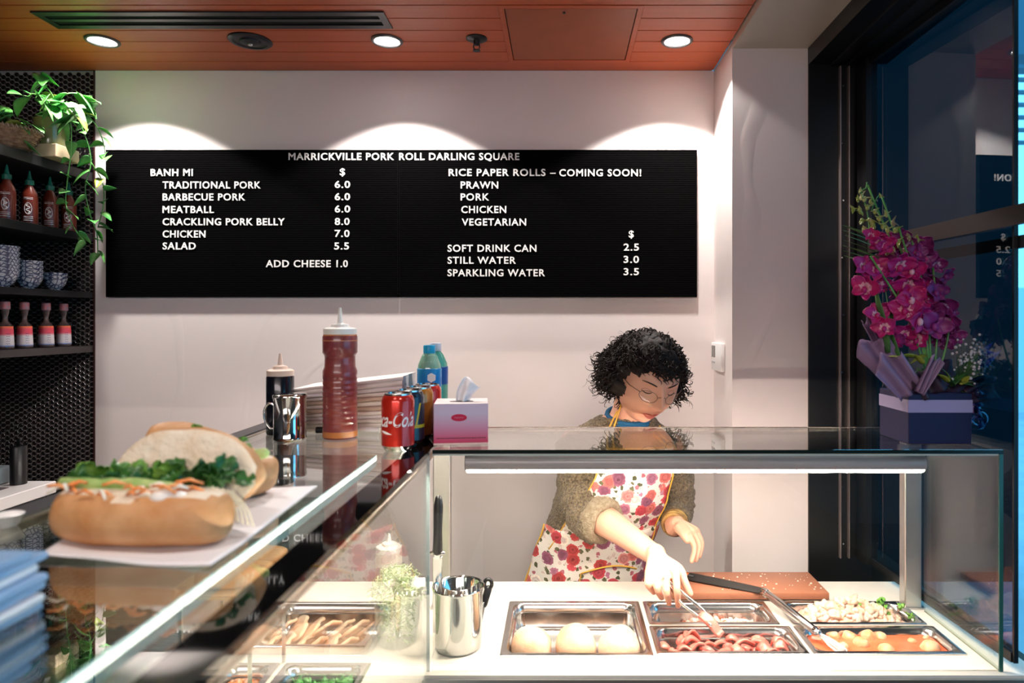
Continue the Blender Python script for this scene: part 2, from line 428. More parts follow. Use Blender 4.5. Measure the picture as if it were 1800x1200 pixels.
letter_board(187, 700.5, 'black letter board with banh mi menu and prices', [
    ('MARRICKVILLE PORK', 508, 693, 275), ('BANH MI', 266, 340, 303), ('$', 598, 607, 302), ('TRADITIONAL PORK', 287, 459, 325), ('6.0', 589, 616, 324),
    ('BARBECUE PORK', 287, 432, 346), ('6.0', 589, 616, 345.5), ('MEATBALL', 287, 377, 368), ('6.0', 589, 616, 367), ('CRACKLING PORK BELLY', 287, 501, 389.5), ('8.0', 589, 615, 389),
    ('CHICKEN', 287, 362, 411), ('7.0', 589, 615, 410), ('SALAD', 287, 345, 432), ('5.5', 588, 614, 432), ('ADD CHEESE', 468, 582, 463), ('1.0', 592, 612, 463)])
letter_board(701.5, 1225, 'black letter board with rice paper rolls and drinks', [
    ('ROLL DARLING SQUARE', 702, 913, 275), ('RICE PAPER ROLLS', 789, 959, 303), ('–', 967, 977, 303), ('COMING SOON!', 983, 1127, 303.5), ('PRAWN', 810, 876, 325), ('PORK', 810, 860, 346),
    ('CHICKEN', 811, 890, 368), ('VEGETARIAN', 812, 925, 390), ('$', 1105, 1114, 411), ('SOFT DRINK CAN', 787, 943, 436), ('2.5', 1096, 1123, 434), ('STILL WATER', 787, 907, 457), ('3.0', 1096, 1123, 455.5),
    ('SPARKLING WATER', 787, 958, 479), ('3.5', 1096, 1123, 477)])

# ------------------------------------------------------------------ window side
JX0 = .739
b = NB(); box(b, (JX0, 2.03, 0), (.93, 2.5, CEIL)); w1 = struct(obj('window_1', b, BLACK))
b = NB()
for px in (1475, 1490, 1508, 1523):
    xx = PX(px, 2.03); box(b, (xx-.0016, 2.018, .9), (xx+.0016, 2.031, PZ(118, 2.03)))
obj('track_channels', b, mat('track_aluminium', (.45, .36, .33), rough=.35, metal=.8), w1)
b = NB()
for px in (1482, 1515):
    for k in range(9):
        zz = 2.3-k*.17; cyl(b, (PX(px, 2.03)-.004*(k % 2), 2.029, zz), .0025, .003, 8, axis='Y')
obj('screws', b, STEEL, w1)
def gx(y): return .872+.06*(2.3-y)
b = NB(); box(b, (JX0, -2.6, Zc(.765)), (.97, 2.03, CEIL+.05)); h1 = struct(obj('trim_4', b, BLACK))
b = NB()
for xx in (.80, .845): box(b, (xx, -2.0, Zc(.758)), (xx+.01, 2.03, Zc(.766)))
obj('top_track', b, DARKMETAL, h1)
# glazed folding panel, slightly out of line with the wall
w2 = NB()
def gbox(bm, y0, y1, z0, z1, xa, xb, mi=0):
    vs = [Vector((gx(yy)+dx, yy, zz)) for yy in (y0, y1) for dx in (xa, xb) for zz in (z0, z1)]
    vv = [bm.verts.new(p) for p in vs]
    for q in ((0, 1, 3, 2), (4, 6, 7, 5), (0, 4, 5, 1), (2, 3, 7, 6), (0, 2, 6, 4), (1, 5, 7, 3)):
        f = bm.faces.new([vv[i] for i in q]); f.material_index = mi
ZB, ZT = Zc(-.70), Zc(.762)
gbox(w2, 1.965, 2.02, ZB, ZT, -.012, .02)
gbox(w2, 1.398, 1.403, ZB, ZT, .003, .012)
gbox(w2, 1.403, 1.965, ZT-.02, ZT, -.005, .014); gbox(w2, 1.403, 1.965, ZB, ZB+.02, .0, .014)
win = struct(obj('window_2', w2, BLACK))
b = NB(); gbox(b, 1.402, 1.97, ZB+.01, ZT-.01, .004, .010); obj('glass_pane', b, GLASSD, win)
b = NB(); gbox(b, 1.20, 1.965, Zc(.196), Zc(.236), -.008, .004); obj('middle_rail', b, mat('bronze_rail', (.03, .022, .02), rough=.4), win)
b = NB(); gbox(b, 1.20, 1.965, Zc(.150), Zc(.176), .010, .022); obj('outer_rail', b, BLACK, win)
# second panel out of the wall plane, seen only past the first
b = NB(); box(b, (.985, -2.0, 0), (1.06, 2.5, Zc(-.76))); struct(obj('wall_right', b, mat('olive_wall', (.05, .05, .035), rough=.6)))
# outside
b = NB(); box(b, (1.03, 4.2, 0), (2.790, 4.6, 7)); struct(obj('wall_outside', b, mat('dark_facade', (.006, .014, .018), rough=.6)))
b = NB(); box(b, (3.5, -3, -.1), (60, 60, -.0)); 
box(b, (-30, 2.6, -.1), (3.5, 60, -.0)); struct(obj('ground_outside', b, mat('pale_paving', (.5, .55, .6), rough=.6, var=.2, vscale=2)))
# far facade glimpsed outside: striped cladding and ledge
ff = thing('building', 'pale cladded building glimpsed outside past the dark window frame', 'building', (9, 12, 0))
b = NB(); box(b, (7.2, 12, 0), (14, 13, 2.2)); obj('wall', b, mat('pale_cladding', (.6, .7, .75), rough=.6), ff)
b = NB()
for k in range(7): box(b, (7.2, 11.9, 4.7+k*.22), (12, 12.0, 4.76+k*.22))
box(b, (7.2, 12, 6.3), (14, 13, 7.3)); box(b, (7.3, 12.02, 2.2), (7.6, 12.4, 6.3)); box(b, (9.6, 12.02, 2.2), (9.9, 12.4, 6.3))
obj('louvres', b, mat('slate_louvre', (.05, .12, .17), rough=.5), ff)
# outdoor bench of slats
bench = thing('slatted_bench', 'dark slatted outdoor bench by the window', 'bench', (2.7, 3.0, 0))
for k in range(5):
    b = NB(); box(b, (2.05, 2.9, .25+k*.075), (3.6, 2.94, .28+k*.075)); obj('slat', b, BLACKM, bench)
for xx in (2.05, 3.5):
    b = NB(); box(b, (xx, 2.94, 0), (xx+.04, 2.98, .62)); obj('leg', b, BLACKM, bench)
rail_ = NB(); tube(rail_, [(2.0, 2.7, .87), (3.4, 2.2, .87)], .03, 10); tube(rail_, [(2.05, 2.69, 0), (2.05, 2.69, .87)], .02, 8); tube(rail_, [(3.2, 2.27, 0), (3.2, 2.27, .87)], .02, 8)
tag(obj('handrail', rail_, BLACKM, smooth=True), 'dark metal handrail outside the window', 'railing')

# ------------------------------------------------------------------ counter body and deck
DZ = Zc(-.7175)
cb = thing('serving_counter', 'L shaped pale counter with dark olive front panel under the glass cases', 'counter', (.3, 1.6, 0))
CREAMP = mat('cream_laminate', (.72, .66, .56), rough=.35)
pans = {}   # name: (x0,x1,y0,y1,depth)
pans['A'] = (-.13, .2, 1.46, 1.745, .058)
pans['B'] = (.21, .52, 1.612, 1.745, .05)
pans['C'] = (.208, .538, 1.468, 1.604, .05)
pans['D'] = (.55, .868, 1.612, 1.745, .05)
pans['E'] = (.546, .876, 1.468, 1.604, .05)
pans['F'] = (-.71, -.43, 1.50, 1.74, .055)
pans['G'] = (-.705, -.585, 1.30, 1.43, .05)
pans['H'] = (-.575, -.395, 1.30, 1.43, .05)
pans['I'] = (-.705, -.40, .98, 1.20, .05)
# deck slab with cut-outs: built from strips of a grid
def grid_slab(bm, xs, ys, z0, z1, hole):
    for i in range(len(xs)-1):
        for j in range(len(ys)-1):
            cx, cy = (xs[i]+xs[i+1])/2, (ys[j]+ys[j+1])/2
            if hole(cx, cy): continue
            box(bm, (xs[i], ys[j], z0), (xs[i+1], ys[j+1], z1))
xs = sorted({-.74, -.276, .98} | {v for p in pans.values() for v in (p[0]+.008, p[1]-.008)})
ys = sorted({.25, 1.385, 1.885} | {v for p in pans.values() for v in (p[2]+.008, p[3]-.008)})
def hole(x, y):
    if x > -.276 and y < 1.385: return True
    return any(p[0]+.008 < x < p[1]-.008 and p[2]+.008 < y < p[3]-.008 for p in pans.values())
b = NB(); grid_slab(b, xs, ys, DZ-.03, DZ, hole); bmesh.ops.remove_doubles(b, verts=b.verts, dist=1e-5)
# drop interior walls
kill = [f for f in b.faces if len([1 for e in f.edges if len(e.link_faces) > 2]) >= 2 and abs(f.normal.z) < .5 and all(len(e.link_faces) > 2 for e in f.edges)]
obj('worktop', b, DECK, cb)
b = NB(); box(b, (-.272, 1.378, DZ-.045), (.98, 1.384, DZ-.006)); box(b, (-.2755, 1.385, DZ-.0004), (-.2735, 1.885, DZ+.0004)); obj('edge_strip', b, STEELB, cb)
b = NB(); box(b, (-.25, 1.395, .12), (.96, 1.41, DZ-.046)); box(b, (-.25, 1.41, .12), (-.23, 1.86, DZ-.1)); box(b, (.94, 1.41, .12), (.96, 1.86, DZ-.1)); obj('front_panel', b, mat('olive_panel', (.10, .10, .03), rough=.35), cb)
b = NB(); box(b, (-.30, .30, .12), (-.285, 1.395, DZ-.031)); box(b, (-.70, .30, .12), (-.30, .315, DZ-.031)); obj('side_panel', b, CREAMP, cb)
b = NB(); box(b, (-.70, .35, 0), (-.31, 1.85, .12)); box(b, (-.2, 1.45, 0), (.9, 1.85, .12)); obj('plinth', b, BLACKM, cb)
b = NB(); box(b, (-.71, .32, .12), (-.31, 1.385, .2)); box(b, (-.71, 1.42, .12), (.93, 1.86, .2)); box(b, (-.735, .32, .12), (-.72, 1.86, DZ-.1)); obj('carcass', b, CREAMP, cb)

# glass display cases
TZ = Zc(-.2625)                 # top surface of the base glass
dc = thing('front_display_case', 'clear glass display case with steel posts in front of the food pans', 'display case', (.3, 1.4, DZ))
b = NB(); box(b, (-.262, 1.400, TZ-.008), (.908, 1.692, TZ), bev=.0008)
obj('top_pane', b, GLASST, dc)
b = NB(); box(b, (-.262, 1.3985, TZ-.008), (.908, 1.3999, TZ-.0005)); obj('top_pane_edge', b, mat('edge_black', (.006, .012, .010), rough=.2), dc)
b = NB(); box(b, (-.262, 1.6925, TZ-.009), (.908, 1.697, TZ+.0012)); obj('rear_trim', b, mat('bronze_steel', (.42, .33, .28), rough=.25, metal=1), dc)
b = NB(); box(b, (-.262, 1.402, DZ), (.900, 1.408, TZ-.009)); obj('front_pane', b, GLASS, dc)
b = NB(); box(b, (-.262, 1.4012, TZ-.0125), (.900, 1.4088, TZ-.009)); obj('front_pane_edge', b, mat('edge_pale', (.5, .56, .5), rough=.2), dc)
b = NB(); box(b, (.9005, 1.402, DZ), (.9065, 1.690, TZ-.009)); obj('end_pane', b, GLASS, dc)
b = NB(); box(b, (.8995, 1.3985, DZ), (.9075, 1.4015, TZ-.009)); obj('end_pane_edge', b, EDGE, dc)
b = NB(); box(b, (.9005, 1.4015, DZ+.0002), (.9065, 1.690, DZ+.004)); obj('seal', b, mat('pale_seal', (.45, .47, .36), rough=.6), dc)
for x0 in (-.318, .861):
    b = NB(); box(b, (x0, 1.705, DZ), (x0+.042, 1.735, TZ-.010), bev=.002); 
    box(b, (x0-.006, 1.70, DZ), (x0+.048, 1.74, DZ+.005)); obj('post', b, STEELB, dc)
# corner glue joint
# lamp tube
lt = thing('strip_lamp', 'horizontal steel strip lamp lit underneath inside the front display case', 'lamp', (.3, 1.5, Zc(-.30)))
def half_tube(bm, p0, p1, r, a0, a1, n, mi=0, th=.0015):
    p0, p1 = Vector(p0), Vector(p1); t = (p1-p0).normalized(); u = Vector((0, 0, 1)); v = t.cross(u)
    rings = []
    for p in (p0, p1):
        rings.append([p + (u*math.cos(a0+(a1-a0)*k/n)+v*math.sin(a0+(a1-a0)*k/n))*r for k in range(n+1)] + [p + (u*math.cos(a1-(a1-a0)*k/n)+v*math.sin(a1-(a1-a0)*k/n))*(r-th) for k in range(n+1)])
    loft(bm, rings, mi=mi)
ya, za, rr = 1.50, Zc(-.3095), .022
b = NB(); half_tube(b, (PX(820, ya), ya, za), (PX(1620, ya), ya, za), rr, R(-124), R(124), 28)
obj('housing', b, mat('lamp_housing', (.50, .43, .43), rough=.35, metal=.25), lt, smooth=True)
LSTR = 60
b = NB(); half_tube(b, (PX(822, ya), ya, za), (PX(1618, ya), ya, za), rr-.0004, R(126), R(234), 12)
obj('diffuser', b, mat('lamp_diffuser', (1, .95, .9), emit=(1, .87, .76), estr=LSTR), lt, smooth=True)
for x in (PX(820, ya), PX(1620, ya)):
    b = NB(); cyl(b, (x, ya, za), rr-.001, .003, 24, axis='X'); obj('end_cap', b, mat('end_cap_grey', (.2, .19, .19), rough=.4), lt, smooth=True)
for x in (PX(835, ya), PX(1590, ya)):
    b = NB(); box(b, (x-.012, ya-.008, za+rr-.002), (x+.012, ya+.008, TZ-.0085)); obj('bracket', b, STEELB, lt)
b = NB(); tube(b, bez([(PX(822, ya), ya, za+.015), (PX(800, ya), ya+.06, za+.022), (-.30, 1.66, za+.022), (-.30, 1.702, za+.02)], 6), .0025, 6); obj('cable', b, mat('cable_grey', (.4, .38, .35)), lt, smooth=True)

# left case
lc = thing('left_display_case', 'glass topped display case with black edge band running towards the camera', 'display case', (-.48, .9, DZ))
b = NB(); box(b, (-.705, .27, TZ-.008), (-.268, 1.79, TZ)); obj('base_pane', b, GLASST, lc)
UZ = TZ+.0102
b = NB(); box(b, (-.700, .25, TZ+.0002), (-.3485, 1.29, UZ)); obj('upper_pane', b, GLASST, lc)
b = NB(); box(b, (-.3484, .25, TZ+.0002), (-.3470, 1.29, UZ)); obj('upper_pane_edge', b, EDGEL, lc)
b = NB(); box(b, (-.311, .27, TZ+.00005), (-.2665, 1.79, TZ+.00028)); box(b, (-.2678, .27, TZ-.0098), (-.2662, 1.397, TZ+.00005)); obj('edge_band', b, mat('black_glaze', (.003, .003, .003), rough=.04, spec=.6), lc)
b = NB(); box(b, (-.762, .25, TZ-.03), (-.714, 1.80, TZ+.004), bev=.003); obj('rear_rail', b, mat('black_rail', (.02, .02, .022), rough=.3), lc)
b = NB(); box(b, (-.7135, .25, TZ-.014), (-.7055, 1.80, TZ+.0015)); obj('rail_trim', b, mat('champagne_metal', (.6, .52, .42), rough=.3, metal=1), lc)
b = NB(); box(b, (-.2745, .27, DZ), (-.2685, 1.4, TZ-.0098)); obj('side_pane', b, GLASS, lc)
b = NB(); box(b, (-.2748, 1.4002, DZ), (-.2682, 1.4018, TZ-.0098)); obj('side_pane_edge', b, mat('edge_bluewhite', (.45, .62, .62), rough=.15), lc)
b = NB(); box(b, (-.73, 1.76, DZ), (-.70, 1.79, TZ-.031)); obj('post', b, STEELB, lc)
b = NB(); box(b, (-.73, .3, DZ), (-.70, .33, TZ-.031)); obj('post', b, STEELB, lc)
lt2 = thing('strip_lamp', 'bronze strip lamp under the black edge band of the left case', 'lamp', (-.3, .9, Zc(-.28)))
b = NB(); half_tube(b, (-.290, .40, TZ-.0255), (-.290, 1.62, TZ-.0255), .0145, R(-80), R(185), 20)
obj('housing', b, mat('bronze_housing', (.30, .22, .16), rough=.3, metal=.9), lt2, smooth=True)
b = NB(); half_tube(b, (-.290, .402, TZ-.0255), (-.290, 1.618, TZ-.0255), .0141, R(187), R(252), 12)
obj('diffuser', b, mat('lamp_diffuser_left', (1, .95, .9), emit=(1, .88, .74), estr=80), lt2, smooth=True)

# ------------------------------------------------------------------ food pans
def rrect(x0, x1, y0, y1, r, z, n=5):
    pts = []
    for cx, cy, a0 in ((x1-r, y1-r, 0), (x0+r, y1-r, 90), (x0+r, y0+r, 180), (x1-r, y0+r, 270)):
        for k in range(n+1):
            a = R(a0+90*k/n); pts.append(Vector((cx+r*math.cos(a), cy+r*math.sin(a), z)))
    return pts
def pan(key, label, metal=STEEL):
    x0, x1, y0, y1, d = pans[key]
    t = thing('food_pan', label, 'food pan', ((x0+x1)/2, (y0+y1)/2, DZ), 'steel food pans set in the counter')
    b = NB(); z = DZ+.0035
    r = .004
    loft(b, [rrect(x0, x1, y0, y1, r, DZ+.0004), rrect(x0, x1, y0, y1, r, z-.0008), rrect(x0+.001, x1-.001, y0+.001, y1-.001, r, z),
             rrect(x0+.012, x1-.012, y0+.012, y1-.012, .026, z), rrect(x0+.015, x1-.015, y0+.015, y1-.015, .025, z-.003),
             rrect(x0+.018, x1-.018, y0+.018, y1-.018, .024, z-.02), rrect(x0+.0215, x1-.0215, y0+.0215, y1-.0215, .022, z-.0215),
             rrect(x0+.024, x1-.024, y0+.024, y1-.024, .02, z-d+.008), rrect(x0+.03, x1-.03, y0+.03, y1-.03, .016, z-d), ], cap=False)
    b.faces.ensure_lookup_table()
    n = 24
    vs = [v for v in b.verts if abs(v.co.z-(z-d)) < 1e-5]
    b.faces.new(sorted(vs, key=lambda v: math.atan2(v.co.y-(y0+y1)/2, v.co.x-(x0+x1)/2)))
    obj('pan_body', b, metal, t, smooth=True)
    return t
def item(name, b, m, label, cat, group=None, smooth='all', mats=None, kind=None):
    o = obj(name, b, m, smooth=smooth, mats=mats)
    if kind: o['kind'] = kind
    return tag(o, label, cat, group)
pan('A', 'large shallow steel pan holding three pale rounded pieces')
pan('B', 'narrow steel pan of chopped pale bits under the tongs')
pan('C', 'narrow steel pan of red meat slices')
pan('D', 'narrow steel pan heaped with shredded chicken and herbs')
pan('E', 'narrow steel pan of meatballs in orange sauce')
pan('F', 'steel pan of pale sliced food in the corner behind the left pane')
pan('G', 'small steel pan of shredded carrot at bottom left')
pan('H', 'small steel pan of chopped green herbs beside the carrot pan')
pan('I', 'steel pan of sliced cucumber under the left glass top')
PALE = mat('pale_cooked', (.84, .58, .40), rough=.45, color2=(.78, .40, .22), vscale=14, bump=.25, bscale=60)
for k, (x, y) in enumerate(((-.066, 1.54), (.034, 1.545), (.133, 1.54))):
    b = NB(); ball(b, (x, y, DZ-.018), (.047, .05, .047), seg=28, rings=18, nz=.006, ns=18)
    item('cooked_piece', b, PALE, ['left of three pale rounded cooked pieces in large pan', 'middle of three pale rounded cooked pieces in large pan', 'right of three pale rounded cooked pieces in large pan'][k], 'meat', 'pale rounded pieces in the large pan')
# B: chopped bits
def bits(n, x0, x1, y0, y1, z, m, name, label, cat, s=.008, mats=None, heap=0, seed=1, kind='stuff', parent=None):
    q = random.Random(seed); b = NB()
    for _ in range(n):
        x, y = q.uniform(x0, x1), q.uniform(y0, y1)
        u, v = (x-(x0+x1)/2)/((x1-x0)/2), (y-(y0+y1)/2)/((y1-y0)/2)
        zz = z + heap*max(0, 1-u*u)*max(0, 1-v*v*.7)*q.uniform(.6, 1) + q.uniform(0, s)
        ball(b, (x, y, zz), (s*q.uniform(.6, 1.5), s*q.uniform(.5, 1.1), s*q.uniform(.4, .9)), rot(q.uniform(-50, 50), q.uniform(-50, 50), q.uniform(0, 180)), seg=7, rings=5, mi=q.randrange(len(mats)) if mats else 0, nz=s*.5, ns=90)
    o = obj(name, b, m, smooth='all', mats=mats); o['kind'] = kind
    return tag(o, label, cat)
PINKW = mat('pale_pork', (.86, .66, .55), rough=.5, color2=(.78, .42, .32), vscale=60)
BROWNB = mat('browned_bits', (.35, .12, .07), rough=.5)
bits(260, .30, .485, 1.645, 1.715, DZ-.044, None, 'chopped_pork', 'chopped pale pork bits lying in the narrow rear pan', 'meat', s=.009, mats=[PINKW, PINKW, PINKW, BROWNB], heap=.02, seed=3)
# C: red meat slices, each one its own
MEAT = mat('pink_meat', (.66, .08, .055), rough=.3, color2=(.82, .27, .20), vscale=28, bump=.2, bscale=80, spec=.7)
q = random.Random(5); mc = 0
for k in range(26):
    x = .245+.25*(k % 9)/8+q.uniform(-.012, .012); y = 1.502+.024*(k//9)+q.uniform(-.008, .008)
    if x > .49: x = .49
    a = q.uniform(0, PI); L = q.uniform(.026, .042); wd = q.uniform(.014, .022); bend = q.uniform(.004, .012); z = DZ-.030+.008*q.random()+.012*(k % 3)
    M = Matrix.Translation((x, y, z)) @ Matrix.Rotation(a*.35-.4, 4, 'Z') @ Matrix.Rotation(q.uniform(-.7, .7), 4, 'X') @ Matrix.Rotation(q.uniform(-.35, .35), 4, 'Y')
    b = NB()
    sheet(b, lambda u, v: M @ Vector(((u-.5)*L*1.1, (v-.5)*wd*(1.25-1.4*(u-.5)**2), bend*math.sin(u*PI*1.3)+.003*math.sin(v*7+k))), 8, 4, .0045)
    item('meat_slice', b, MEAT, 'glossy pink red meat slice in the narrow front pan of slices', 'meat', 'red meat slices in the front pan')
# D: chicken heap with herbs
CHK = mat('shredded_chicken', (.80, .60, .45), rough=.5, color2=(.70, .38, .24), vscale=70)
bits(520, .585, .84, 1.638, 1.725, DZ-.035, None, 'shredded_chicken', 'heap of shredded chicken in the rear right pan', 'meat', s=.0115, mats=[CHK, CHK, PINKW], heap=.062, seed=8)
q = random.Random(4)
for k, (px, py) in enumerate(((1455, 1072), (1466, 1065), (1508, 1060), (1548, 1056), (1552, 1068), (1500, 1072), (1515, 1092), (1560, 1080), (1585, 1066), (1600, 1082))):
    Y = 1.655+.03*((1095-py)/40); c = W(px, py, Y); b = NB()
    for j in range(7):
        M = Matrix.Translation(c+Vector((q.uniform(-.007, .007), q.uniform(-.006, .006), q.uniform(-.003, .006)))) @ rot(q.uniform(-60, 60), q.uniform(-60, 60), q.uniform(0, 360)).to_4x4()
        sheet(b, lambda u, v: M @ Vector(((u-.5)*.012, (v-.5)*.010*math.sin(PI*max(.1, min(.9, u))), .002*math.sin(v*6))), 3, 3, .0006)
    item('herb_sprig', b, mat('herb_green', (.10, .30, .04), rough=.4, color2=(.25, .45, .08), vscale=60), 'small green herb sprig scattered on the shredded chicken', 'herb', 'herb sprigs on the chicken')
# E: sauce and meatballs
x0, x1, y0, y1, d = pans['E']
b = NB(); loft(b, [rrect(x0+.022, x1-.022, y0+.022, y1-.022, .02, DZ-.035), rrect(x0+.0195, x1-.0195, y0+.0195, y1-.0195, .021, DZ-.010)])
o = item('orange_sauce', b, mat('orange_sauce_mat', (.74, .12, .045), rough=.15, spec=.6, color2=(.80, .20, .09), vscale=16, bump=.25, bscale=18), 'orange sauce filling the front right pan', 'sauce', smooth=False); o['kind'] = 'stuff'
MB_ = mat('meatball_mat', (.84, .50, .30), rough=.4, color2=(.80, .28, .12), vscale=40, bump=.4, bscale=50)
for k, (px, py, rp) in enumerate(((1520, 1108, 13), (1494, 1117, 13), (1514, 1128, 14), (1547, 1114, 10), (1558, 1140, 14), (1636, 1136, 17), (1480, 1135, 11), (1604, 1123, 8), (1465, 1112, 9), (1628, 1117, 7))):
    Y = (1.6-DZ+.006)*F/(py-565); c = W(px, py, Y); r = rp*Y/F
    c.z = DZ-.012; b = NB(); ball(b, (c.x, min(max(Y, 1.492), 1.578), c.z), (r, r*.95, r*.95), seg=20, rings=12, nz=.004, ns=60)
    item('meatball', b, MB_, 'pale meatball half sunk in the orange sauce', 'meatball', 'meatballs in the orange sauce')
# F
SL = mat('pale_slice', (.86, .66, .46), rough=.45, color2=(.85, .50, .30), vscale=20)
q = random.Random(11)
for k in range(14):
    x = -.67+.035*(k % 7); y = 1.56+.09*(k//7)
    M = Matrix.Translation((x, y, DZ-.024)) @ rot(q.uniform(-15, 15), -38, q.uniform(-15, 15)).to_4x4()
    b = NB(); sheet(b, lambda u, v: M @ Vector(((u-.5)*.06, (v-.5)*.085*math.sqrt(max(.05, 1-(2*u-1)**2*.8)), .004*math.sin(v*5))), 6, 6, .006)
    item('pale_slice', b, SL, 'pale cooked slice overlapping others in the corner pan', 'meat', 'pale slices in the corner pan')
def shreds(name, n, x0, x1, y0, y1, z, m, label, cat, L=.03, r=.0012, heap=.01, seed=2, mats=None):
    q = random.Random(seed); b = NB()
    for _ in range(n):
        x, y = q.uniform(x0, x1), q.uniform(y0, y1); a = q.uniform(0, 2*PI)
        u, v = (x-(x0+x1)/2)/((x1-x0)/2), (y-(y0+y1)/2)/((y1-y0)/2)
        zz = z+heap*max(0, 1-u*u)*max(0, 1-v*v)*q.random()+q.uniform(0, .008); d = Vector((math.cos(a), math.sin(a), q.uniform(-.4, .4)))*L/2
        c = Vector((x, y, zz)); tube(b, [c-d, c+Vector((q.uniform(-.004, .004), q.uniform(-.004, .004), q.uniform(0, .006))), c+d], [r*.6, r, r*.6], 4, mi=q.randrange(len(mats)) if mats else 0)
    o = obj(name, b, m, smooth='all', mats=mats); o['kind'] = 'stuff'; return tag(o, label, cat)
CARROT = mat('carrot', (.85, .24, .05), rough=.4, color2=(.92, .40, .14), vscale=50)
bits(330, -.68, -.61, 1.325, 1.405, DZ-.03, None, 'diced_carrot', 'orange pink diced carrot filling the bottom left pan', 'vegetable', s=.006, mats=[CARROT, mat('pink_dice', (.85, .45, .32), rough=.4)], heap=.016, seed=9)
GRN = mat('coriander', (.06, .26, .06), rough=.4, color2=(.16, .42, .12), vscale=60)
q = random.Random(21); b = NB()
for _ in range(240):
    M = Matrix.Translation((q.uniform(-.545, -.425), q.uniform(1.33, 1.40), DZ-.03+q.uniform(0, .02))) @ rot(q.uniform(-60, 60), q.uniform(-60, 60), q.uniform(0, 360)).to_4x4()
    sheet(b, lambda u, v: M @ Vector(((u-.5)*.016, (v-.5)*.013*math.sin(PI*max(.1, min(.9, u))), .002*math.sin(v*6))), 2, 2, .0006)
o = item('chopped_herbs', b, GRN, 'dark green chopped herbs in the small pan beside carrot', 'herb'); o['kind'] = 'stuff'
q = random.Random(31)
cuc = mat('cucumber_flesh', (.62, .72, .36), rough=.35)
for k in range(12):
    x = -.66+.022*k; M = Matrix.Translation((x, 1.09+q.uniform(-.01, .01), DZ-.026)) @ rot(q.uniform(-5, 5), q.uniform(-25, 25), q.uniform(-8, 8)).to_4x4()
    b = NB(); box(b, (-.006, -.06, -.006), (.006, .06, .006), bev=.002, M=M)
    item('cucumber_baton', b, cuc, 'pale green cucumber baton in the pan below the left glass top', 'vegetable', 'cucumber batons in the left case')

# ------------------------------------------------------------------ lettuce tub, cup, utensils
CLEAR = glass_mat('clear_plastic', (.93, .96, .94), r0=.06, rough=.05)
t = thing('lettuce_tub', 'clear round tub heaped with shredded lettuce at the case corner', 'tub', (-.365, 1.53, DZ))
b = NB(); lathe(b, [(.040, 0), (.044, .003), (.052, .10), (.0535, .10), (.0535, .103), (.0505, .103), (.0500, .10), (.0425, .005), (.0, .004)], (-.365, 1.53, DZ+.0002), 40); obj('tub_wall', b, CLEAR, t, smooth=True)
LET_ = mat('shredded_lettuce_mat', (.70, .90, .42), rough=.4, color2=(.88, .95, .66), vscale=40)
q = random.Random(13); b = NB()
for _ in range(520):
    h = q.random()**.7*.17; r = (.036+.045*h if h < .1 else .062*math.sqrt(max(.02, 1-((h-.1)/.075)**2)))*math.sqrt(q.random()); a = q.uniform(0, 2*PI)
    c = Vector((-.365+r*math.cos(a), 1.53+r*math.sin(a), DZ+.008+h*.93)); d = Vector((q.uniform(-1, 1), q.uniform(-1, 1), q.uniform(-.5, .5))).normalized()*q.uniform(.006, .013)
    e = Vector((q.uniform(-.006, .006), q.uniform(-.006, .006), q.uniform(0, .007)))
    if h < .09 and (c+d-Vector((-.365, 1.53, c.z))).length > .045: d *= .3
    tube(b, [c-d, c-d*.3+e, c+d*.4-e, c+d], [.0008, .0018, .0018, .0008], 4, flat=.4)
o = obj('shredded_lettuce', b, LET_, smooth='all'); o['kind'] = 'stuff'; tag(o, 'pale green shredded lettuce heaped in the clear tub', 'lettuce')
# steel utensil cup
t = thing('utensil_cup', 'tall polished steel cup standing beside the glass corner', 'cup', (-.225, 1.505, DZ))
b = NB(); lathe(b, [(.040, 0), (.046, .001), (.0495, .006), (.0505, .02), (.0545, .128), (.0575, .132), (.058, .135), (.0565, .137), (.053, .133), (.0485, .02), (.044, .006), (0, .005)], (-.225, 1.505, DZ+.0003), 56)
obj('cup_wall', b, CHROME, t, smooth=True)
t = thing('kitchen_knife', 'black handled knife standing upright in the tall steel cup', 'knife', (-.25, 1.52, DZ))
tp, bp = W(771, 876, 1.53), W(769, 968, 1.53)
b = NB(); tube(b, [tp, tp+(bp-tp)*.15, tp+(bp-tp)*.6, bp], [.008, .0105, .0095, .0115], 12, flat=.7, round_ends=True); obj('handle', b, BLACK, t, smooth='all')
b = NB(); tube(b, [bp-Vector((.013, 0, .004)), bp+Vector((.013, 0, -.004))], .0045, 10, round_ends=True); box(b, (bp.x-.006, 1.526, bp.z-.018), (bp.x+.006, 1.534, bp.z)); obj('bolster', b, CHROME, t, smooth=True)
b = NB(); box(b, (bp.x-.0105, 1.5285, DZ+.02), (bp.x+.0105, 1.5315, bp.z-.012), bev=.001); obj('blade', b, STEEL, t)
t = thing('serving_utensil', 'grey utensil with black looped handle leaning behind the steel cup', 'utensil', (-.165, 1.55, DZ))
P0, P1, P2 = W(858, 1026, 1.585), W(851, 1062, 1.575), W(839, 1140, 1.545)
b = NB()
ring_ = [P0+Vector((.0085*math.cos(a), 0, .011*math.sin(a)))for a in [2*PI*k/20 for k in range(21)]]
tube(b, ring_, .0045, 8); tube(b, [P0-Vector((0, 0, .012)), P1], [.009, .0075], 10, flat=.6, round_ends=True); obj('handle', b, BLACK, t, smooth='all')
P2.z = DZ+.008
b = NB(); tube(b, [P1, P2], [.0075, .009], 10, flat=.25, round_ends=True); obj('shaft', b, mat('grey_steel', (.25, .25, .25), rough=.35, metal=.8), t, smooth='all')
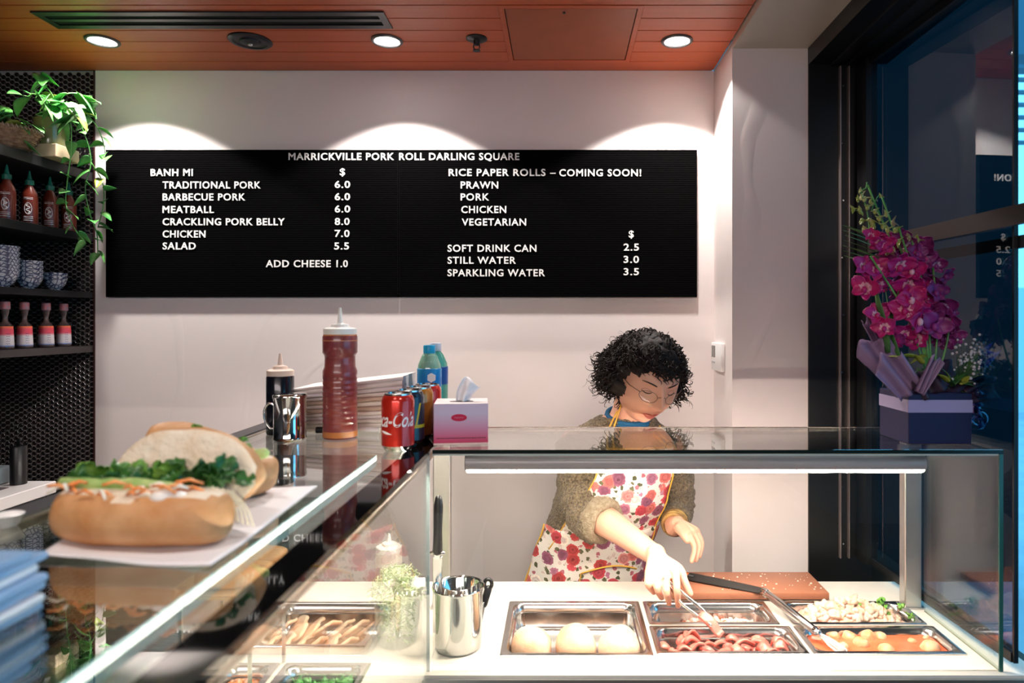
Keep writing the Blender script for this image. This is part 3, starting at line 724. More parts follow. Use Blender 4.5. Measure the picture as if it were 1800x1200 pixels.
# small white squeeze bottle at the back of the left case
def squeeze(name, label, loc, r, h, body, cap, tip=.045, waist=True, ribs=True):
    t = thing(name, label, 'bottle', loc)
    x, y, z = loc
    if waist:
        pr = [(0, 0), (r*.93, .0), (r, .004), (r, h*.08)]
        if ribs:
            for k in range(9):
                zz = h*(.12+.052*k); pr += [(r, zz), (r*.975, zz+h*.012), (r*.975, zz+h*.022), (r, zz+h*.034)]
        pr += [(r, h*.64), (r*.9, h*.68), (r*.88, h*.76), (r*.9, h*.79), (r*1.01, h*.815), (r*1.01, h*.965), (r*.93, h*.992), (r*.82, h)]
    else:
        pr = [(0, 0), (r*.95, 0), (r, .004), (r, h*.96), (r*.9, h)]
    b = NB(); lathe(b, pr, (x, y, z+.0003), 44); obj('bottle_body', b, body, t, smooth=True)
    b = NB(); lathe(b, [(r*.9, h-.004), (r*.97, h-.002), (r*.97, h+.010), (r*.8, h+.013), (r*.55, h+.014), (r*.5, h+.020), (r*.2, h+.023), (.006, h+.024), (.0035, h+.024+tip*.8), (.0028, h+.024+tip), (0, h+.024+tip)], (x, y, z), 32)
    obj('nozzle_cap', b, cap, t, smooth=True)
    return t
squeeze('squeeze_bottle', 'small translucent squeeze bottle with white nozzle behind the lettuce', (-.452, 1.80, DZ), .034, .115, mat('cloudy_plastic', (.66, .58, .48), rough=.3), mat('milky_cap', (.85, .82, .76), rough=.35), tip=.02, waist=False)
# ------------------------------------------------------------------ cutting board, knife, whisk
BZ = DZ+.0225
t = tag(obj('cutting_board', (lambda b: (box(b, (.285, 1.7495, DZ+.0045), (.690, 1.898, BZ), bev=.003, seg=2), b)[1])(NB()), mat('brown_board', (.40, .155, .085), rough=.45, var=.12, vscale=9, bump=.1, bscale=90), smooth=True), 'brown chopping board with crumbs behind the pans', 'chopping board')
q = random.Random(17); b = NB()
for _ in range(46):
    x, y = q.uniform(.40, .68), q.uniform(1.76, 1.885); s = q.uniform(.0007, .002)
    ball(b, (x, y, BZ+s*.6), (s*1.6, s, s), seg=6, rings=4)
o = item('crumbs', b, mat('crumb', (.9, .8, .66), rough=.6), 'pale crumbs scattered on the brown chopping board', 'crumbs'); o['kind'] = 'stuff'
t = thing('chopping_knife', 'dark bladed knife with orange handle lying on the chopping board', 'knife', (.42, 1.8, BZ))
A, B = Vector((.345, 1.852, BZ+.005)), Vector((.517, 1.758, BZ+.002)); dr = (B-A).normalized(); sd = Vector((-dr.y, dr.x, 0))
if sd.y > 0: sd = -sd
b = NB()
L = (B-A).length
def blade(u, v):
    wdt = .050*(1-.25*u**3) * (1 if u < .97 else .85)
    return A + dr*(L*u) + sd*(wdt*(v-.5)) + Vector((0, 0, .0005))
sheet(b, blade, 24, 3, .0018); obj('blade', b, mat('dark_blade', (.03, .028, .026), rough=.4, metal=.3), t)
b = NB(); tube(b, [A-dr*.055, A-dr*.03, A], [.010, .012, .010], 10, flat=.6, round_ends=True); obj('handle', b, mat('orange_handle', (.60, .14, .03), rough=.4), t, smooth='all')
b = NB(); tube(b, [A-dr*.004, A+dr*.012], .0085, 10, flat=.7, round_ends=True); obj('bolster', b, BLACK, t, smooth='all')
t = thing('whisk', 'steel whisk lying across the pans with its wires in the orange sauce', 'whisk', (.56, 1.62, DZ))
A, B, C_ = Vector((.517, 1.732, DZ+.033)), Vector((.583, 1.548, DZ+.012)), Vector((.622, 1.497, DZ-.004)); dr = (B-A).normalized()
b = NB(); tube(b, [A, A+(B-A)*.3, B], [.0095, .0105, .0095], 14, round_ends=True); obj('handle', b, STEEL, t, smooth='all')
b = NB(); 
for p in (A+dr*.01, B-dr*.006): tube(b, [p-dr*.003, p+dr*.003], .0112, 14)
obj('collar', b, CHROME, t, smooth=True)
e = (C_-B).normalized(); s1 = e.cross(Vector((0, 0, 1))).normalized(); s2 = e.cross(s1)
for k in range(7):
    a = PI*k/7; s = s1*math.cos(a)+s2*math.sin(a)*.5; b = NB()
    tube(b, bez([B+s*.003, B+e*.03+s*.012, B+e*.055+s*.016, B+e*.07+s*.004, B+e*.066-s*.008, B+e*.03-s*.010, B-s*.003], 5), .0007, 6); obj('wire', b, STEEL, t, smooth='all')

# ------------------------------------------------------------------ on the glass top: cans, bottles, tissue box
def wrap(tm, cx, cy, r, z, ang0, scale=1):
    """wrap flat lettering (x along, y up) around a vertical cylinder; ang0 where x=0, angle measured so that -90deg faces -Y"""
    for v in tm.verts:
        a = ang0 + v.co.x/r
        rr_ = r + v.co.z
        v.co = Vector((cx+rr_*math.cos(a), cy+rr_*math.sin(a), z+v.co.y))
TZ2 = TZ+.0003
def can(x, y, m, label, extra=None):
    t = thing('drink_can', label, 'can', (x, y, TZ), 'drink cans in a row on the glass top')
    b = NB(); lathe(b, [(.0, .003), (.020, .002), (.024, .0), (.0275, .003), (.033, .0125)], (x, y, TZ2), 40); obj('can_base', b, STEEL, t, smooth=True)
    b = NB(); lathe(b, [(.033, .0125), (.033, .102), (.0305, .109), (.0275, .1135)], (x, y, TZ2), 48, cap=False); obj('can_wall', b, m, t, smooth='all')
    b = NB(); lathe(b, [(.0275, .1135), (.0275, .1165), (.0255, .1172), (.0245, .114), (.0, .1135)], (x, y, TZ2), 40); lid_ = obj('lid', b, STEEL, t, smooth=True)
    b = NB(); cyl(b, (x, y+.006, TZ2+.1155), .007, .0012, 14); obj('ring_pull', b, STEEL, lid_)
    if extra: extra(t, x, y)
    return t
REDCAN = mat('red_can', (.62, .025, .012), rough=.22, coat=.6, metal=.35)
WHITEL = mat('white_print', (.85, .83, .82), rough=.35)
def cola(t, x, y):
    tm = text_mesh('Coca-Cola', width=.112, height=.030, extrude=.0001, bold=.012, shear=.42)
    wrap(tm, x, y, .0331, TZ2+.052, R(-90)-.066/.033)
    obj('script_lettering', tm, WHITEL, t, label='white slanted script reading Coca-Cola')
    b = NB(); sheet(b, lambda u, v: Vector((x+.0332*math.cos(R(-150)+u*.9), y+.0332*math.sin(R(-150)+u*.9), TZ2+.043-.006*u+(v-.5)*.005*math.sin(PI*u))), 10, 2, .0002); obj('swoosh', b, WHITEL, t)
can(-.331, 1.392, REDCAN, 'shiny red can with white script at the front of the row', cola)
def yellow(t, x, y):
    b = NB()
    for s in (-1, 1):
        sheet(b, lambda u, v: Vector((x+.0332*math.cos(R(-62)+s*(.15+.3*u)+v*.14), y+.0332*math.sin(R(-62)+s*(.15+.3*u)+v*.14), TZ2+.045+.045*u)), 8, 2, .0002)
    obj('chevron_print', b, mat('yellow_print', (.75, .52, .02), rough=.35), t)
    b = NB(); lathe(b, [(.0332, .038), (.0332, .045)], (x, y, TZ2), 40, cap=False); obj('yellow_band', b, MATS['yellow_print'], t)
can(-.324, 1.459, mat('black_can', (.012, .015, .03), rough=.25, coat=.5), 'black and yellow can just behind the red can', yellow)
can(-.317, 1.526, mat('orange_can', (.55, .19, .02), rough=.25, coat=.5, metal=.3, color2=(.10, .03, .01), vscale=9), 'orange can third in the row of cans')
can(-.311, 1.593, REDCAN, 'red can at the rear of the row by the water bottles')
def wbottle(x, y, label, capc, lab, body, r=.029, h=.205):
    t = thing('water_bottle', label, 'bottle', (x, y, TZ), 'water bottles behind the cans')
    b = NB(); lathe(b, [(0, .004), (r*.7, .001), (r*.95, .004), (r, .012), (r*.96, .03), (r, .045), (r*.97, .06), (r, .075), (r, .14), (r*.93, .158), (r*.65, .178), (.0125, .188), (.0125, h-.018)], (x, y, TZ2), 36)
    obj('bottle_body', b, body, t, smooth='all')
    b = NB(); lathe(b, [(r*1.01, .105), (r*1.015, .106), (r*1.015, .148), (r*.98, .149)], (x, y, TZ2), 36, cap=False); lsl = obj('label_sleeve', b, lab, t, smooth=True)
    b = NB(); lathe(b, [(.0140, h-.020), (.0145, h-.019), (.0145, h-.002), (.013, h), (0, h)], (x, y, TZ2), 28); obj('cap', b, capc, t, smooth=True)
    b = NB(); cyl(b, (x+.010, y-r*.96, TZ2+.128), .0115, .003, 6, axis='Y')
    obj('badge', b, WHITEL, lsl)
    return t
BOT = mat('green_bottle', (.06, .30, .20), rough=.08, spec=.9, trans=.0, color2=(.10, .42, .34), vscale=14)
BOTG = mat('water_pet', (.15, .38, .30), rough=.06, spec=.9, color2=(.30, .48, .34), vscale=22)
BLUEL = mat('blue_label', (.01, .20, .55), rough=.3, color2=(.02, .34, .62), vscale=14)
wbottle(-.3185, 1.660, 'water bottle with bright blue cap and blue label', mat('blue_cap', (.01, .36, .62), rough=.35), BLUEL, BOTG)
wbottle(-.316, 1.728, 'green bottle with pale cap half hidden behind the blue capped one', mat('pale_cap', (.55, .6, .68), rough=.35), mat('blue_label_dark', (.02, .10, .35), rough=.3), BOT, r=.031, h=.208)
# tissue box
t = thing('tissue_box', 'pink and lilac tissue box with a white tissue, on the glass corner', 'tissue box', (PX(858, 1.46), 1.46, TZ)); tbx = t
tb = mat('pink_gradient', (.8, .3, .4), rough=.45)
nt = tb.node_tree; tc = nt.nodes.new('ShaderNodeTexCoord'); sep = nt.nodes.new('ShaderNodeSeparateXYZ'); cr = nt.nodes.new('ShaderNodeValToRGB')
nt.links.new(tc.outputs['Generated'], sep.inputs[0]); nt.links.new(sep.outputs['Z'], cr.inputs[0]); nt.links.new(cr.outputs[0], nt.nodes['Principled BSDF'].inputs['Base Color'])
cr.color_ramp.elements[0].position = .05; cr.color_ramp.elements[0].color = (.62, .06, .14, 1); cr.color_ramp.elements[1].position = .75; cr.color_ramp.elements[1].color = (.60, .50, .64, 1)
e_ = cr.color_ramp.elements.new(.35); e_.color = (.62, .25, .38, 1)
X0, X1, Yf = PX(763.5, 1.46), PX(858, 1.46), 1.46; HB = .0865
b = NB(); box(b, (X0, Yf, TZ2+.004), (X1, Yf+.105, TZ2+HB), bev=.0008); obj('carton', b, tb, t)
b = NB(); box(b, (X0, Yf, TZ2), (X1, Yf+.105, TZ2+.004)); obj('carton_foot', b, mat('pale_pink', (.85, .6, .55), rough=.5), t)
b = NB(); box(b, (X0+.0006, Yf+.0006, TZ2+HB), (X1-.0006, Yf+.1044, TZ2+HB+.0008)); obj('carton_top', b, mat('carton_top_white', (.78, .68, .66), rough=.5), t)
oc = Vector(((X0+X1)/2-.004, Yf-.0005, TZ2+.058))
b = NB(); lathe(b, [(.0165, 0), (.0165, .0008), (.0, .0008)], (0, 0, 0), 32, sy=.45); bmesh.ops.transform(b, matrix=Matrix.Translation(oc) @ Matrix.Rotation(R(90), 4, 'X'), verts=b.verts); ov = obj('oval_emblem', b, mat('crimson_print', (.55, .01, .06), rough=.4), t)
b = NB(); q = random.Random(3); tube(b, [oc+Vector((-.010+.0009*k, -.0012, .0016*math.sin(k*1.9)+.0008*math.sin(k*.9))) for k in range(23)], .0003, 4); obj('emblem_script', b, mat('pink_print', (.85, .4, .5), rough=.4), ov)
b = NB(); xx = X0+.006
while xx < X1-.008:
    w_ = q.uniform(.001, .0035); box(b, (xx, Yf-.0004, TZ2+.0135), (xx+w_, Yf+.0002, TZ2+.0152)); xx += w_+.0012
obj('small_print', b, BLACK, t)
b = NB(); lathe(b, [(.026, 0), (.026, .0006), (0, .0006)], ((X0+X1)/2, Yf+.045, TZ2+HB+.0007), 28, sy=.4); obj('slot', b, mat('slot_dark', (.05, .03, .03)), t)
tcen = Vector(((X0+X1)/2+.003, Yf+.045, TZ2+HB))
b = NB()
sheet(b, lambda u, v: tcen+Vector(((u-.5)*(.030+.012*v)+.022*v*v, .010*math.sin(u*9)*(1-.3*v)+.004*math.sin(v*7), .052*v*(1-.35*u if u < .9 else .7)+.006*math.sin(u*6)*v)), 20, 14, .0004)
o = obj('tissue', b, mat('tissue_white', (.88, .88, .92), rough=.8, alpha=.8), t, smooth='all')

tbx.rotation_euler.z = R(6.5)
# large squeeze bottle and neighbours
CHILI = mat('chili_sauce', (.27, .055, .04), rough=.3, spec=.5, color2=(.20, .035, .045), vscale=30, coat=.4)
big = squeeze('squeeze_bottle', 'tall squeeze bottle of red brown sauce with white nozzle', (-.4985, 1.545, TZ), .0378, .236, CHILI, mat('milky_cap', (.85, .82, .76), rough=.35), tip=.034)
b = NB(); lathe(b, [(.0380, .004), (.0381, .017)], (-.4985, 1.545, TZ), 44, cap=False); obj('sauce_foot', b, mat('amber_sauce', (.55, .20, .06), rough=.25), big, smooth='all')
b = NB(); lathe(b, [(.0384, .219), (.0365, .2335), (.0345, .236)], (-.4985, 1.545, TZ), 44, cap=False); obj('sauce_shoulder', b, mat('amber_shoulder', (.62, .26, .12), rough=.25), big, smooth='all')
squeeze('squeeze_bottle', 'short squeeze bottle of black sauce with pale nozzle behind the steel mug', (-.6565, 1.60, TZ), .031, .138, mat('soy_black', (.006, .008, .014), rough=.2, coat=.4), mat('cream_cap', (.78, .62, .52), rough=.4), tip=.026, waist=False)
t = thing('steel_mug', 'polished steel shaker mug with loop handle in front of the black sauce', 'mug', (-.603, 1.522, TZ))
b = NB(); lathe(b, [(0, .001), (.034, .0), (.0355, .002), (.036, .004), (.0345, .007), (.0345, .091), (.036, .094), (.0362, .099), (.034, .101), (.030, .102), (.0, .103)], (-.603, 1.522, TZ2), 48); obj('mug_wall', b, CHROME, t, smooth=True)
b = NB(); hc = Vector((-.603, 1.522, TZ2))
tube(b, bez([hc+Vector((-.033, 0, .075)), hc+Vector((-.046, 0, .080)), hc+Vector((-.056, 0, .066)), hc+Vector((-.055, 0, .042)), hc+Vector((-.045, 0, .026)), hc+Vector((-.034, 0, .024))], 6), .0026, 8, flat=1.8); obj('handle', b, CHROME, t, smooth='all')
# paper bags stack
q = random.Random(23); zz = TZ2
PAPERS = [mat('bag_paper', (.80, .72, .68), rough=.75, var=.06, vscale=12), mat('bag_brown', (.62, .47, .38), rough=.8, var=.1, vscale=10), mat('bag_grey', (.74, .68, .70), rough=.75)]
ords = ['bottom', 'second from the bottom', 'third from the bottom', 'fourth from the bottom', 'fifth from the bottom', 'sixth from the bottom', 'middle upper', 'fifth from the top', 'fourth from the top', 'third from the top', 'second from the top', 'topmost']
for k in range(12):
    th = q.uniform(.0075, .0105); dx = q.uniform(-.007, .007); dy = q.uniform(-.004, .004); ph1 = q.uniform(0, 6); slope = .0012*k
    x0_, x1_ = -.628+dx, -.372+dx*.5; y0_, y1_ = 1.618+dy, 1.765
    b = NB(); n = 26; rings_ = []
    for i in range(n+1):
        u = i/n; x = x0_+(x1_-x0_)*u
        wv = .0016*math.sin(u*9+ph1)+.001*math.sin(u*23+ph1*2)
        zb = zz + slope*(u-.2)*2 if k else zz
        zt_ = zz+slope*(u-.2)*2+th+.0012*(u-.2)*2
        zb = max(zb, TZ2)
        pts = []
        for (yy, zf) in ((y0_+.003+wv, 0), (y0_+wv, .35), (y0_+.001+wv*.5, .8), (y0_+.006, .98), (y1_, .98), (y1_, 0)):
            pts.append(Vector((x, yy, zb+(zt_-zb)*zf)))
        rings_.append(pts)
    loft(b, rings_)
    item('paper_bag', b, PAPERS[(0, 0, 0, 2, 0, 1, 0, 1, 0, 2, 0, 0)[k]], f'flat folded paper bag bundle, {ords[k]} in the stack behind the tall bottle', 'paper bag', 'stack of flat paper bags', smooth=True)
    zz += th
t = thing('marker_pen', 'marker pen with black cap lying against the paper bags', 'pen', (-.48, 1.6, TZ))
pz = TZ2+.0078
b = NB(); tube(b, [(PX(571, 1.60), 1.601, pz), (PX(667, 1.60), 1.601, pz)], .0074, 14, round_ends=False); obj('barrel', b, mat('pen_white', (.74, .72, .74), rough=.35), t, smooth=True)
b = NB(); tube(b, [(PX(556, 1.60), 1.601, pz), (PX(571, 1.60), 1.601, pz)], .0077, 14); obj('cap', b, BLACK, t, smooth=True)

# ------------------------------------------------------------------ sandwich on paper
SZ = UZ+.0004
b = NB()
def pap(u, v):
    A_, B_, C2, D_ = Vector((-.552, .722, 0)), Vector((-.356, .695, 0)), Vector((-.372, 1.045, 0)), Vector((-.625, .99, 0))
    p = A_*(1-u)*(1-v)+B_*u*(1-v)+C2*u*v+D_*(1-u)*v
    lift = .004*max(0, 1-v*5)*(.5+.5*math.sin(u*7))+.003*max(0, 1-u*6)
    return p+Vector((0, 0, SZ+.0006+lift))
sheet(b, pap, 24, 24, .0006)
item('wrapping_paper', b, mat('white_paper', (.86, .82, .82), rough=.7), 'white square of paper under the open sandwich', 'paper')
CRUST = mat('crust', (.50, .21, .065), rough=.5, color2=(.68, .37, .17), vscale=16, bump=.25, bscale=45)
CRUMB = mat('bread_crumb', (.86, .74, .58), rough=.8, color2=(.78, .62, .44), vscale=40, bump=.5, bscale=90)
PB = SZ+.0015
sw = thing('pork_roll_sandwich', 'crusty roll sandwich half lying open with greens and carrot, nearest on the paper', 'sandwich', (-.47, .80, SZ))
# lower half: boat shaped loaf along x
def loaf(bm, c, L, wd, h, rz=0, flat_top=None, n=26, m=20, mi=0, miflat=1, tilt=None, pw=2.6):
    c = Vector(c); rings_ = []
    M = Matrix.Rotation(R(rz), 3, 'Z')
    for i in range(n+1):
        u = -1+2*i/n; s = max(.04, (1-abs(u)**pw))**(1/pw)
        rg = []
        for k in range(m):
            a = 2*PI*k/m; yy = math.cos(a)*wd/2*s; z = math.sin(a)
            zz_ = z*h/2*(.35+.65*s)
            if flat_top is not None and zz_ > flat_top: zz_ = flat_top + .1*(zz_-flat_top)
            if z < -.6: zz_ = max(zz_, -h/2*.88)
            p = Vector((u*L/2, yy, zz_))
            p += p.normalized()*noise.noise(p*28+c)*.004
            if tilt is not None: p = tilt @ p
            rg.append(c + M @ p)
        rings_.append(rg)
    fs = loft(bm, rings_, mi=mi)
    if flat_top is not None:
        for f in fs:
            cc = f.calc_center_median()-c; cc = M.inverted() @ cc
            if tilt is not None: cc = tilt.inverted() @ cc
            if cc.z > flat_top*.93: f.material_index = miflat
b = NB(); loaf(b, (-.477, .800, PB+.0315), .210, .096, .072, rz=-7, flat_top=.026)
obj('bottom_bun', b, None, sw, smooth='all', mats=[CRUST, CRUMB])
b = NB(); 
lidc = Vector((-.466, .872, PB+.060))
TL = rot(-104, 0, -5) ; loaf(b, lidc, .190, .118, .074, flat_top=.006, tilt=rot(0, 0, 0) @ Matrix.Rotation(R(76), 3, 'X'), rz=-5, pw=1.9)

obj('top_bun', b, None, sw, smooth='all', mats=[CRUST, CRUMB])
def leafy(bm, c, s, q, mi=0, n=3):
    for j in range(n):
        M = Matrix.Translation(Vector(c)+Vector((q.uniform(-s, s)*.5, q.uniform(-s, s)*.3, q.uniform(-s, s)*.25))) @ rot(q.uniform(-70, 70), q.uniform(-50, 50), q.uniform(0, 360)).to_4x4()
        ph_ = q.uniform(0, 6)
        sheet(bm, lambda u, v: M @ Vector(((u-.5)*s, (v-.5)*s*.8*math.sin(PI*(.12+.76*u))*(1+.25*math.sin(u*22)), .12*s*math.sin(v*7+ph_)+.1*s*math.sin(u*8))), 10, 6, .0006, mi=mi)
q = random.Random(41)
GREENS = [mat('salad_dark', (.015, .07, .015), rough=.3, color2=(.05, .17, .03), vscale=60), mat('salad_mid', (.05, .20, .03), rough=.3, color2=(.20, .38, .06), vscale=50)]
fill = [(.5, 0)]
for k in range(11):
    b = NB(); fx = -.572+.175*k/10; leafy(b, (fx, .835+q.uniform(-.012, .006), PB+.062+q.uniform(-.006, .008)), .034, q, n=3)
    obj('salad_leaf', b, GREENS[k % 2 if k < 7 else 0], sw, smooth='all')
for k, (xa, xb) in enumerate(((-.565, -.470), (-.535, -.445), (-.58, -.505))):
    b = NB(); tube(b, [(xa, .815, PB+.058+.003*k), ((xa+xb)/2, .806, PB+.064), (xb, .810, PB+.059)], [.005, .007, .005], 8, flat=.7, round_ends=True)
    obj('cucumber_stick', b, mat('cucumber_skin', (.16, .36, .07), rough=.35, color2=(.52, .62, .24), vscale=30), sw, smooth='all')
for k in range(30):
    x = q.choice((-.545, -.535, -.452, -.44, -.43, -.425, -.41, -.50))+q.uniform(-.014, .014); x -= .014; y = .788+q.uniform(-.022, .02); z = PB+.056+q.uniform(0, .010)
    a = q.uniform(-.8, .8); L = q.uniform(.014, .030); b = NB(); d = Vector((math.cos(a), math.sin(a), q.uniform(-.3, .3)))*L/2; c = Vector((x, y, z))
    tube(b, [c-d, c+Vector((0, 0, .004)), c+d], [.0016, .0022, .0016], 5); white = k % 4 == 0
    obj('daikon_shred' if white else 'carrot_shred', b, mat('daikon', (.85, .80, .66), rough=.4) if white else CARROT, sw, smooth='all')
b = NB(); 
for p, r in (((-.440, .775, PB+.056), .012), ((-.424, .777, PB+.054), .011), ((-.407, .78, PB+.050), .009)): ball(b, p, (r*1.2, r, r*.7), seg=16, rings=10, nz=.002, ns=70)
obj('mayonnaise', b, mat('mayo', (.86, .80, .72), rough=.25), sw, smooth='all')
for k in range(5):
    b = NB(); c = Vector((-.378+.004*k, .80+.002*k, PB+.040-.002*k)); tube(b, bez([c+Vector((-.02, .004*k*.3, .022)), c+Vector((0, 0, .004)), c+Vector((.004+.001*k, 0, -.018))], 5), .0011, 5)
    obj('onion_strand', b, mat('onion', (.80, .72, .52), rough=.35), sw, smooth='all')
sw.location.y -= .020; sw.location.z += 0
# second half behind
s2_ = thing('pork_roll_sandwich', 'second sandwich half behind, cut end with cucumber sticking out right', 'sandwich', (-.43, .96, SZ))
b = NB(); loaf(b, (-.448, .960, PB+.030), .125, .085, .066, rz=38, flat_top=.024); obj('bottom_bun', b, None, s2_, smooth='all', mats=[CRUST, CRUMB])
b = NB(); loaf(b, (-.496, .980, PB+.066), .150, .078, .040, rz=12, tilt=Matrix.Rotation(R(20), 3, 'Y') @ Matrix.Rotation(R(28), 3, 'X'), flat_top=None); obj('top_bun', b, None, s2_, smooth='all', mats=[CRUST, CRUMB])
for k in range(7):
    b = NB(); leafy(b, (-.478+.011*k, .935-.002*k, PB+.088-.004*k+q.uniform(-.004, .006)), .028, q, n=3); obj('salad_leaf', b, GREENS[k % 3 != 0 and 0 or 1], s2_, smooth='all')
for a_, c_, r in (((-.440, .93, PB+.078), (-.418, .905, PB+.070), .008), ((-.425, .925, PB+.062), (-.384, .925, PB+.070), .0075), ((-.42, .93, PB+.05), (-.395, .92, PB+.028), .006)):
    b = NB(); tube(b, [a_, c_], r, 10, flat=.8, round_ends=True); obj('cucumber_stick', b, MATS['cucumber_skin'], s2_, smooth='all')
for k in range(5):
    b = NB(); c = Vector((-.405-.003*k, .918, PB+.05)); tube(b, [c, c+Vector((.006, -.002, -.02)), c+Vector((.004, 0, -.038))], .0013, 5); obj('carrot_shred', b, CARROT, s2_, smooth='all')
s2_.location.x -= .022; s2_.location.y += .01
# napkin pack close to the camera
nk = thing('napkin_pack', 'out of focus blue and white pack of napkins at the bottom left corner', 'napkins', (-.6, .45, SZ))
q = random.Random(51)
NB1 = mat('napkin_white', (.80, .80, .84), rough=.7); NB2 = mat('napkin_blue', (.16, .33, .55), rough=.6, color2=(.40, .52, .70), vscale=9)
zz = SZ
for k in range(7):
    th = .0075; b = NB(); dx = q.uniform(-.008, .008); dy = q.uniform(-.012, .010); M = Matrix.Translation((-.60+dx, .415+dy, zz)) @ Matrix.Rotation(R(q.uniform(-3, 3)), 4, 'Z')
    box(b, (-.145, -.19, 0), (.145, .19, th*.96), bev=.002, M=M); obj('napkin_bundle', b, NB1 if k in (1, 4, 8) else NB2, nk, smooth=True); zz += th
# small white dish at the left edge
b = NB(); lathe(b, [(0, 0), (.010, 0), (.012, .003), (.017, .014), (.018, .015), (.016, .0155), (.011, .004), (0, .003)], (-.681, .84, SZ), 32)
item('sauce_dish', b, WHITEP, 'small white dish on the glass at the left edge', 'dish', smooth=True)
# bread rolls under the left glass top
br = thing('bread_tray', 'raised pale wooden tray holding two rolls inside the left case', 'tray', (-.63, 1.35, DZ))
trz = DZ+.205
b = NB(); box(b, (-.715, 1.255, trz), (-.535, 1.44, trz+.008)); box(b, (-.715, 1.255, trz+.008), (-.709, 1.44, trz+.02)); obj('tray_board', b, mat('pale_wood', (.60, .42, .26), rough=.5), br)
for xx in (-.709, -.580):
    for yy in (1.275, 1.462):
        b = NB(); box(b, (xx-.003, yy-.003-.03*(yy > 1.4), DZ+.0045), (xx+.003, yy+.003-.03*(yy > 1.4), trz)); obj('leg', b, STEELB, br)
for k, (x, y, z, rz_, lb) in enumerate(((-.620, 1.300, trz+.031, 20, 'golden bread roll nearer the viewer on the raised tray'), (-.630, 1.390, trz+.031, 16, 'golden bread roll at the back of the raised tray'))):
    b = NB(); loaf(b, (x, y, z), .135, .064, .046, rz=rz_); item('bread_roll', b, CRUST, lb, 'bread roll', 'rolls on the tray')

# ------------------------------------------------------------------ left shelves
SHM = mat('shelf_black', (.010, .010, .011), rough=.45)
SX = -1.558
def shelf(zt_, th, label):
    b = NB(); box(b, (-2.45, .9, Zc(zt_-th)), (SX, YW-.001, Zc(zt_)), bev=.001)
    return item('wall_shelf', b, SHM, label, 'shelf', 'black shelves by the tiled wall', smooth=False)
shelf(.495, .03, 'top black shelf carrying the trailing plants')
shelf(.290, .025, 'second black shelf carrying the red chilli sauce bottles')
shelf(.098, .02, 'third black shelf carrying the patterned bowls')
b = NB(); box(b, (-2.45, .9, Zc(-.102)), (SX, YW-.001, Zc(-.080)), bev=.001)
item('wall_shelf', b, mat('shelf_brown', (.035, .028, .026), rough=.35), 'lowest shelf carrying the small labelled bottles', 'shelf', 'black shelves by the tiled wall', smooth=False)
# chilli bottles
def chilli(px, label, first=[None]):
    Y = 1.6*F/(985-px); X = -1.6
    if first[0] is None:
        t = thing('chilli_bottle', label, 'bottle', (X, Y, Zc(.290)), 'red chilli sauce bottles on the second shelf')
        z = Zc(.2903); r = .0215
        b = NB(); lathe(b, [(0, 0), (r*.95, 0), (r, .003), (r, .085), (r*.9, .096), (r*.55, .112), (.009, .118), (.009, .124)], (X, Y, z), 28); obj('bottle_body', b, mat('sriracha_red', (.15, .022, .010), rough=.3, coat=.3, color2=(.10, .014, .008), vscale=20), t, smooth='all')
        b = NB(); lathe(b, [(.0115, .120), (.0115, .134), (.008, .136), (.006, .140), (.002, .163), (0, .163)], (X, Y, z), 20); obj('nozzle_cap', b, mat('green_cap', (.01, .14, .09), rough=.4), t, smooth=True)
        # white printed emblem: loops and lines wrapped on the body
        b = NB(); P = lambda a, zz_: Vector((X+(r+.0002)*math.cos(R(-62)+a), Y+(r+.0002)*math.sin(R(-62)+a), z+zz_))
        tube(b, [P(.42*math.cos(s), .048+.017*math.sin(s)) for s in [k*PI/9 for k in range(19)]], .0007, 4)
        tube(b, [P(.3*math.sin(2.2*s)*.8, .034+.028*s/6) for s in [k*.3 for k in range(20)]], .0010, 4)
        for zz_ in (.018, .023, .012, .076, .080):
            tube(b, [P(-.55+.11*k, zz_+.0006*(k % 2)) for k in range(11)], .0006, 4)
        obj('printed_emblem', b, WHITEL, t)
        first[0] = t
    else:
        t = copy_tree(first[0], (0, Y-first[0].location.y, 0), label)
    return t
chilli(12, 'leftmost green capped red chilli bottle on second shelf')
chilli(52, 'second green capped red chilli bottle from the left edge')
chilli(88, 'third green capped red chilli bottle on second shelf')
chilli(121, 'last chilli bottle, half hidden by the trailing vine')
